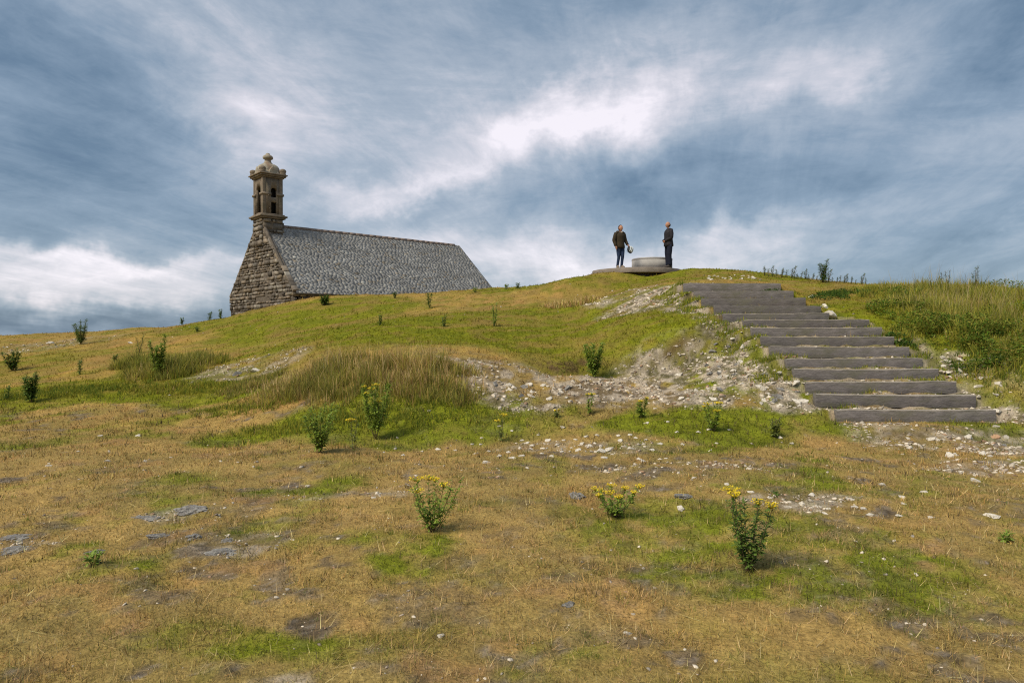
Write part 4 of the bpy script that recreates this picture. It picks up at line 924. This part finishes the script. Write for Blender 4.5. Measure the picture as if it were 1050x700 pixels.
def plant(name, label, cat, px, py, top, wpx, ns, leafm='leaf', flower=0., stemm='stem', group=None, seed=0, dens=1., lsize=1., lower=.1, parts=True, spiky=False, prickly=False):
    g_ = on_ground(px,py); rd = random.Random(seed*31+5); mpp = g_[1]/F; Ht = (py-top)*mpp; Wr = wpx*mpp*.5
    root = empty(name,(g_[0],g_[1],g_[2]-.01)); tag(root,label,cat,group)
    fol = MB(); one = MB()
    for s_ in range(ns):
        ang = 2*math.pi*(s_+rd.uniform(-.3,.3))/max(ns,1); rr = Wr*rd.uniform(.45,1.) if ns>1 else Wr*.15; hh = Ht*rd.uniform(.72,1.) if s_ else Ht
        tip = Vector((rr*math.cos(ang),rr*math.sin(ang),hh)); mid = Vector((tip.x*.62,tip.y*.62,hh*.42)); b0 = Vector((rd.uniform(-.02,.02),rd.uniform(-.02,.02),0))
        pts = []
        for k in range(7):
            t = k/6; pts.append(b0*(1-t)**2+mid*2*t*(1-t)+tip*t*t+Vector((rd.uniform(-.01,.01),rd.uniform(-.01,.01),0))*(Ht*.8))
        rad = max(.0035,mpp*.32); sm = MB(); sm.tube(pts,[rad*(1-.55*k/6) for k in range(7)],5)
        if parts: sm.build('stem',M[stemm],root,smooth=True)
        else: one.v and None; fol.tube(pts,[rad*(1-.6*k/6) for k in range(7)],4)
        nl = int(62*dens*max(.3,hh/.45)**.7)
        for k in range(nl):
            t = lower+(1-lower)*rd.random()**.8; i_ = min(int(t*6),5); q_ = pts[i_].lerp(pts[i_+1],t*6-i_); a_ = rd.uniform(0,2*math.pi); el = rd.uniform(-.1,.9)
            dv = Vector((math.cos(a_)*math.cos(el),math.sin(a_)*math.cos(el),math.sin(el))); l = .060*lsize*rd.uniform(.6,1.3)*(1.15-.45*t)*max(1,mpp/.011)**.35
            leaf(fol,q_,dv,Vector((0,0,1)),l,l*(.22 if spiky else .42),not spiky)
            if rd.random()<.5:
                leaf(fol,q_+dv*l*.5,(dv+Vector((rd.uniform(-1,1),rd.uniform(-1,1),rd.uniform(-.4,.8)))).normalized(),Vector((0,0,1)),l*.7,l*.3,not spiky)
        if flower>0 and rd.random()<flower:
            fm = MB(); cr = max(.018,.055*min(1.1,Ht/.4)*rd.uniform(.6,1.25)); nf_ = rd.randint(20,32)
            for k in range(nf_):
                r_ = cr*math.sqrt(rd.random()); a_ = rd.uniform(0,6.28); c_ = pts[-1]+Vector((r_*math.cos(a_),r_*math.sin(a_),.012-.25*r_+rd.uniform(-.008,.008))); rr_ = max(.0055,mpp*.55)*rd.uniform(.7,1.25)
                nx_ = rd.uniform(-.5,.5); ny_ = rd.uniform(-.7,.2); vs = [c_+Vector((rr_*math.cos(t),rr_*math.sin(t),-nx_*rr_*math.cos(t)-ny_*rr_*math.sin(t)))*1. for t in [2*math.pi*j/7 for j in range(7)]]
                fm.add([c_+Vector((0,0,.004))]+vs,[(0,1+j,1+(j+1)%7) for j in range(7)])
                fm.tube([pts[-1]-Vector((0,0,.03)),c_],[.0012,.0012],3)
            (fm.build('flower_head',M['flower'],root) if parts else fm.build('flower_head',M['flower'],root))
    fol.build('foliage',M[leafm],root); return root
RG = 'ragworts scattered over the turf and bank'
plant('ragwort','bushy ragwort with three small yellow heads left of the centre foreground','wild plant',444,545,487,62,9,'leaf',.8,seed=1,dens=.8,lsize=.9,group=RG)
plant('ragwort','low ragwort with the most yellow flower heads in the centre foreground','wild plant',631,530,496,56,9,'leaf',1.,seed=2,dens=.7,group=RG)
plant('ragwort','tallest dark ragwort with pale yellow heads at the right foreground','wild plant',767,586,502,62,9,'leaf_dark',.7,seed=3,dens=.95,lsize=.85,group=RG)
plant('ragwort','upright ragwort with yellow tops in front of the tall grass clump','wild plant',385,451,393,34,7,'leaf',.6,seed=4,group=RG,lower=.25,dens=1.3,lsize=1.2)
plant('ragwort','leafy green ragwort without open flowers below the tall grass clump','wild plant',328,464,412,44,9,'leaf',0,seed=5,dens=1.15,lsize=1.1,group=RG)
plant('ragwort','thin single stemmed ragwort between two bushier ones on the bank foot','wild plant',362,466,428,8,2,'leaf_olive',.9,seed=6,dens=.5,group=RG)
plant('ragwort','small ragwort with two yellow heads at the foot of the scree','wild plant',605,425,403,10,2,'leaf',1,seed=7,group=RG)
plant('ragwort','small round green ragwort right of the two headed one by the scree','wild plant',658,429,408,16,4,'leaf',.2,seed=8,dens=1.2,group=RG)
plant('ragwort','ragwort with yellow heads in the green strip left of the lowest step','wild plant',732,442,412,22,5,'leaf',.8,seed=9,dens=1.,group=RG)
plant('ragwort','pale green budding ragwort nearest the lowest step','wild plant',795,449,428,14,4,'leaf_olive',.2,seed=10,group=RG)
plant('ragwort','tiny ragwort with one yellow head below the rubble','wild plant',513,452,424,8,2,'leaf_olive',1,seed=11,dens=.5,group=RG)
plant('ragwort','little ragwort with a drooping yellow head near the white scatter','wild plant',570,428,420,12,3,'leaf_olive',1,seed=12,dens=.5,group=RG)
plant('leafy_bush','bright green leafy bush in the hollow at the top of the scree','bush',609,386,350,26,8,'leaf',0,stemm='stem_green',seed=13,dens=1.3,lsize=1.3)
plant('leafy_bush','dark green bush at the foot of the left slope','bush',32,412,381,18,6,'leaf_dark',0,seed=14,dens=1.5,lsize=1.25)
plant('leafy_bush','dark bush at the left edge of the hill, above the dark green one','bush',13,380,358,20,6,'leaf_dark',0,seed=15,dens=1.0,lsize=1.3)
plant('leafy_bush','tall bright green weed in the tall grass of the left slope','bush',163,388,343,16,5,'leaf',0,stemm='stem_green',seed=16,dens=1.3,lsize=1.4,lower=.2)
plant('thistle','bushy dark thistle with several heads on the left skyline','thistle',83,353,329,16,6,'leaf_dark',0,seed=17,dens=1.5,lsize=1.3,spiky=True)
plant('thistle','thin thistle on the left slope beside the pale rock','thistle',143,362,343,9,2,'leaf_dark',0,seed=18,dens=.8,lsize=1.,spiky=True)
plant('leafy_bush','round dark bush near the foot of the chapel wall','bush',333,313,303,10,6,'leaf_dark',0,seed=19,dens=1.,lsize=1.5)
for (a,b,c_,w_,lb) in [(187,333,325,4,'smallest dark weed on the skyline left of the chapel'),(215,327,319,4,'middle slim weed on the skyline left of the chapel'),(226,326,316,5,'tallest slim weed on the skyline close left of the chapel'),
     (202,340,335,7,'low dark weed just below the left skyline weeds'),(405,306,299,4,'small dark weed in front of the middle of the roof'),(440,316,300,6,'slim weed in front of the right part of the roof'),
     (487,300,295,5,'tiny weed at the right foot of the roof'),(507,335,310,5,'tall lone green stalk on the green slope'),(519,297,291,5,'pale tiny weed on the crest right of the chapel'),
     (531,296,290,5,'dark tiny weed on the crest right of the pale one'),(455,335,322,5,'faint slim weed on the green slope under the roof end'),(390,334,322,5,'faint slim weed on the green slope under the roof middle'),
     (82,384,368,5,'slim weed on the left slope between bush and grass'),(8,410,395,6,'pale slim weed at the left frame edge'),(118,372,362,5,'thin weed right of the slim one on the left slope'),(1031,556,545,14,'little green leafy tuft at the lower right edge'),
     (95,580,566,14,'little green leafy tuft in the left foreground'),(1016,360,345,10,'leafy weed beside the path at the right bank'),(1024,378,362,14,'dark leafy weed at the foot of the right bank')]:
    plant('weed',lb,'weed',a,b,c_,w_,3,'leaf_dark' if 'dark' in lb or 'slim' in lb else 'leaf',0,stemm='stem_green',seed=int(a),dens=.55,lsize=1.)
# weeds on the right hand crest
plant('thistle','tall thistle standing well above the row on the right crest','thistle',844,290,267,9,4,'leaf_dark',0,seed=41,dens=2.2,lsize=1.2,spiky=True)
plant('thistle','tall thistle with flat top standing on the right hand bank','thistle',1000,300,273,6,3,'leaf_dark',0,seed=42,dens=.7,lsize=.9,spiky=True)
plant('thistle','pair headed thistle on the crest of the right hand bank','thistle',972,300,276,9,3,'leaf_dark',0,seed=43,dens=.5,lsize=.8,spiky=True)
plant('thistle','short thistle left of the pair headed one on the right hand bank','thistle',964,300,279,5,2,'leaf_dark',0,seed=44,dens=.5,lsize=.8,spiky=True)
proto = None; rd = random.Random(5)
xs = [784,788,792,796,801,806,811,814,817,821,826,828,833,837,849,853,858,861,865,868,873,877,883,887]
def copy_tree(o, parent=None):
    c = o.copy(); COL.objects.link(c); c.parent = parent
    for ch in list(o.children): copy_tree(ch,c)
    return c
protos = []
for i,px_ in enumerate(xs):
    by = 283+(px_-784)*.085
    if i < 4:
        o = plant('spiky_weed','short dark spiky weed in the row along the right crest','weed',px_,by,by-(10,8,11,8)[i],(3,2,3,3)[i],(2,1,2,1)[i],'leaf_dark',0,seed=60+i,dens=1.0,lsize=.8,spiky=True,group='spiky weeds in a row along the right crest'); protos.append(o)
    else:
        o = copy_tree(protos[i%4])
        g_ = on_ground(px_,by); o.location = (g_[0],g_[1],g_[2]-.02); k_ = rd.uniform(.6,1.25)*(1 if px_<860 else .85); o.scale = (k_,k_,k_); o.rotation_euler = (rd.uniform(-.1,.1),.2+rd.uniform(-.1,.1),rd.uniform(-.3,.3))

# ------------------------------------------------------------------ light
SD = Vector((-.50,-.42,.76)).normalized()     # towards the sun
sun = bpy.data.lights.new('sun','SUN'); sun.energy = 1.5; sun.angle = R(24); sun.color = (1,.90,.72)
so_ = bpy.data.objects.new('sun',sun); COL.objects.link(so_); so_.rotation_euler = SD.to_track_quat('Z','Y').to_euler()
wd = bpy.data.worlds.new('World'); sc.world = wd; wd.use_nodes = True; nt = wd.node_tree; nt.nodes.clear(); N = nt.nodes; L = nt.links
out = N.new('ShaderNodeOutputWorld'); bg = N.new('ShaderNodeBackground'); bg.inputs['Strength'].default_value = .1; L.new(bg.outputs[0],out.inputs[0])
sky = N.new('ShaderNodeTexSky'); sky.sky_type = 'NISHITA'; sky.sun_disc = False; sky.sun_elevation = math.asin(SD.z); sky.sun_rotation = math.atan2(SD.x,SD.y)
tc = N.new('ShaderNodeTexCoord'); sep = N.new('ShaderNodeSeparateXYZ'); L.new(tc.outputs['Generated'],sep.inputs[0])
def mth(op,a,b=None,c=None):
    m = N.new('ShaderNodeMath'); m.operation = op
    for i,v in enumerate((a,b,c)):
        if v is None: continue
        if isinstance(v,(int,float)): m.inputs[i].default_value = v
        else: L.new(v,m.inputs[i])
    return m.outputs[0]
def comb(a,b,c=0.):
    m = N.new('ShaderNodeCombineXYZ')
    for i,v in enumerate((a,b,c)):
        if isinstance(v,(int,float)): m.inputs[i].default_value = v
        else: L.new(v,m.inputs[i])
    return m.outputs[0]
def nz(vec,scale,det=5,rough=.6,dist=0):
    m = N.new('ShaderNodeTexNoise'); m.inputs['Scale'].default_value = scale; m.inputs['Detail'].default_value = det; m.inputs['Roughness'].default_value = rough; m.inputs['Distortion'].default_value = dist
    L.new(vec,m.inputs['Vector']); return m.outputs['Fac']
sx,sy,sz = sep.outputs
az = mth('ARCTAN2',sx,sy); el = mth('ARCSINE',sz)
zc = mth('MAXIMUM',mth('ADD',sz,.16),.03)
cx, cy = mth('DIVIDE',sx,zc), mth('DIVIDE',sy,zc)
# cloud deck seen in perspective; its streets run roughly away from the viewer
th = R(-14); rx = mth('ADD',mth('MULTIPLY',cx,math.cos(th)),mth('MULTIPLY',cy,math.sin(th))); ry = mth('SUBTRACT',mth('MULTIPLY',cy,math.cos(th)),mth('MULTIPLY',cx,math.sin(th)))
wr = nz(comb(cx,cy,3.),.7,3); 
v1 = comb(mth('ADD',rx,mth('MULTIPLY',wr,.7)),mth('MULTIPLY',ry,.33),1.)
n1 = nz(v1,1.35,7,.62,.5); n2 = nz(comb(mth('MULTIPLY',rx,1.),mth('MULTIPLY',ry,.16),7.),4.2,6,.65,.5); n3 = nz(comb(az,mth('MULTIPLY',el,2.8),2.),3.0,7,.62,.6)
# big light and dark fields of this sky, warped so that they fray
wa = mth('MULTIPLY',mth('SUBTRACT',nz(comb(az,el,0.),3.2,6,.6),.5),.34); we = mth('MULTIPLY',mth('SUBTRACT',nz(comb(az,el,5.),4.,6,.6),.5),.20)
A2, E2 = mth('ADD',az,wa), mth('ADD',el,we)
acc = None
def blob(px,py,rxp,ryp,amp,rot=0.):
    global acc
    a0 = math.atan((px-525)/F); e0 = math.atan((HOR-py)/F*math.cos(a0)); ra,re = rxp/F*math.cos(a0)**1.5,ryp/F
    da, de = mth('SUBTRACT',A2,a0), mth('SUBTRACT',E2,e0); c_,s_ = math.cos(rot),math.sin(rot)
    p = mth('DIVIDE',mth('ADD',mth('MULTIPLY',da,c_),mth('MULTIPLY',de,s_)),ra); q_ = mth('DIVIDE',mth('SUBTRACT',mth('MULTIPLY',de,c_),mth('MULTIPLY',da,s_)),re)
    g_ = mth('EXPONENT',mth('MULTIPLY',mth('ADD',mth('MULTIPLY',p,p),mth('MULTIPLY',q_,q_)),-1.))
    g_ = mth('MULTIPLY',g_,amp); acc = g_ if acc is None else mth('ADD',acc,g_)
for b in [(605,115,130,34,.38,.22),(490,150,110,30,.16,.2),(560,130,60,14,.12,.1),(650,100,50,12,.10,.2),(835,85,80,26,.28,.12),(410,195,80,16,.36,.25),(265,125,95,22,.28,-.05),(230,30,140,40,.18,-.4),(590,92,60,14,.15,0),(960,120,90,24,.05,.15),(720,70,70,20,-.08,.1),
          (60,285,190,22,.42,0),(160,260,150,10,.22,0),(60,255,120,8,.12,0),(600,262,260,30,.36,.03),(860,268,200,14,.14,.05),(400,250,120,30,.12,0),(640,60,160,50,.10,.1),(220,70,130,60,.10,0),(760,235,80,12,.15,.1),(330,170,100,40,.12,0),(960,265,160,12,.18,.15),
          (90,115,150,60,-.34,-.1),(40,205,130,30,-.16,0),(330,20,110,40,-.08,0),(760,190,160,50,-.24,.18),(660,170,60,20,-.16,.1),(1000,245,150,28,-.26,.22),(1040,60,60,30,-.22,.5),(720,15,120,25,-.10,0),(60,325,260,16,-.34,0),(560,30,60,60,-.10,.3),(860,275,150,10,-.12,.1)]: blob(*b)
t = mth('ADD',acc,.50); t = mth('ADD',t,mth('MULTIPLY',mth('SUBTRACT',n1,.5),.50)); t = mth('ADD',t,mth('MULTIPLY',mth('SUBTRACT',n2,.5),.34)); t = mth('ADD',t,mth('MULTIPLY',mth('SUBTRACT',n3,.5),.62)); n4 = nz(comb(mth('ADD',az,mth('MULTIPLY',wr,.3)),mth('MULTIPLY',el,2.2),8.),11.,7,.7,.4); t = mth('ADD',t,mth('MULTIPLY',mth('SUBTRACT',n4,.5),.36))
cr = N.new('ShaderNodeValToRGB'); L.new(t,cr.inputs[0]); els = cr.color_ramp.elements
CK = [(.0,(.055,.10,.185)),(.22,(.118,.185,.268)),(.42,(.212,.286,.376)),(.62,(.36,.415,.49)),(.82,(.60,.595,.65)),(1.,(.86,.81,.86))]
els[0].position = CK[0][0]; els[0].color = (*CK[0][1],1); els[1].position = 1.; els[1].color = (*CK[-1][1],1)
for p_,c_ in CK[1:-1]: e = els.new(p_); e.color = (*c_,1)
EXPO = 1.36
sc2 = N.new('ShaderNodeVectorMath'); sc2.operation = 'SCALE'; L.new(cr.outputs[0],sc2.inputs[0]); sc2.inputs['Scale'].default_value = 10/2**EXPO*1.11
mx = N.new('ShaderNodeMix'); mx.data_type = 'RGBA'; mx.inputs[0].default_value = .93; L.new(sky.outputs[0],mx.inputs[6]); L.new(sc2.outputs[0],mx.inputs[7]); L.new(mx.outputs[2],bg.inputs['Color'])
vs = sc.view_settings; vs.view_transform = 'Standard'; vs.look = 'None'; vs.exposure = EXPO; vs.gamma = 1
sc.render.engine = 'CYCLES'; sc.cycles.max_bounces = 5; sc.cycles.use_denoising = False; sc.cycles.filter_width = 1.15; sc.cycles.use_adaptive_sampling = False; sc.cycles.sample_clamp_indirect = 4
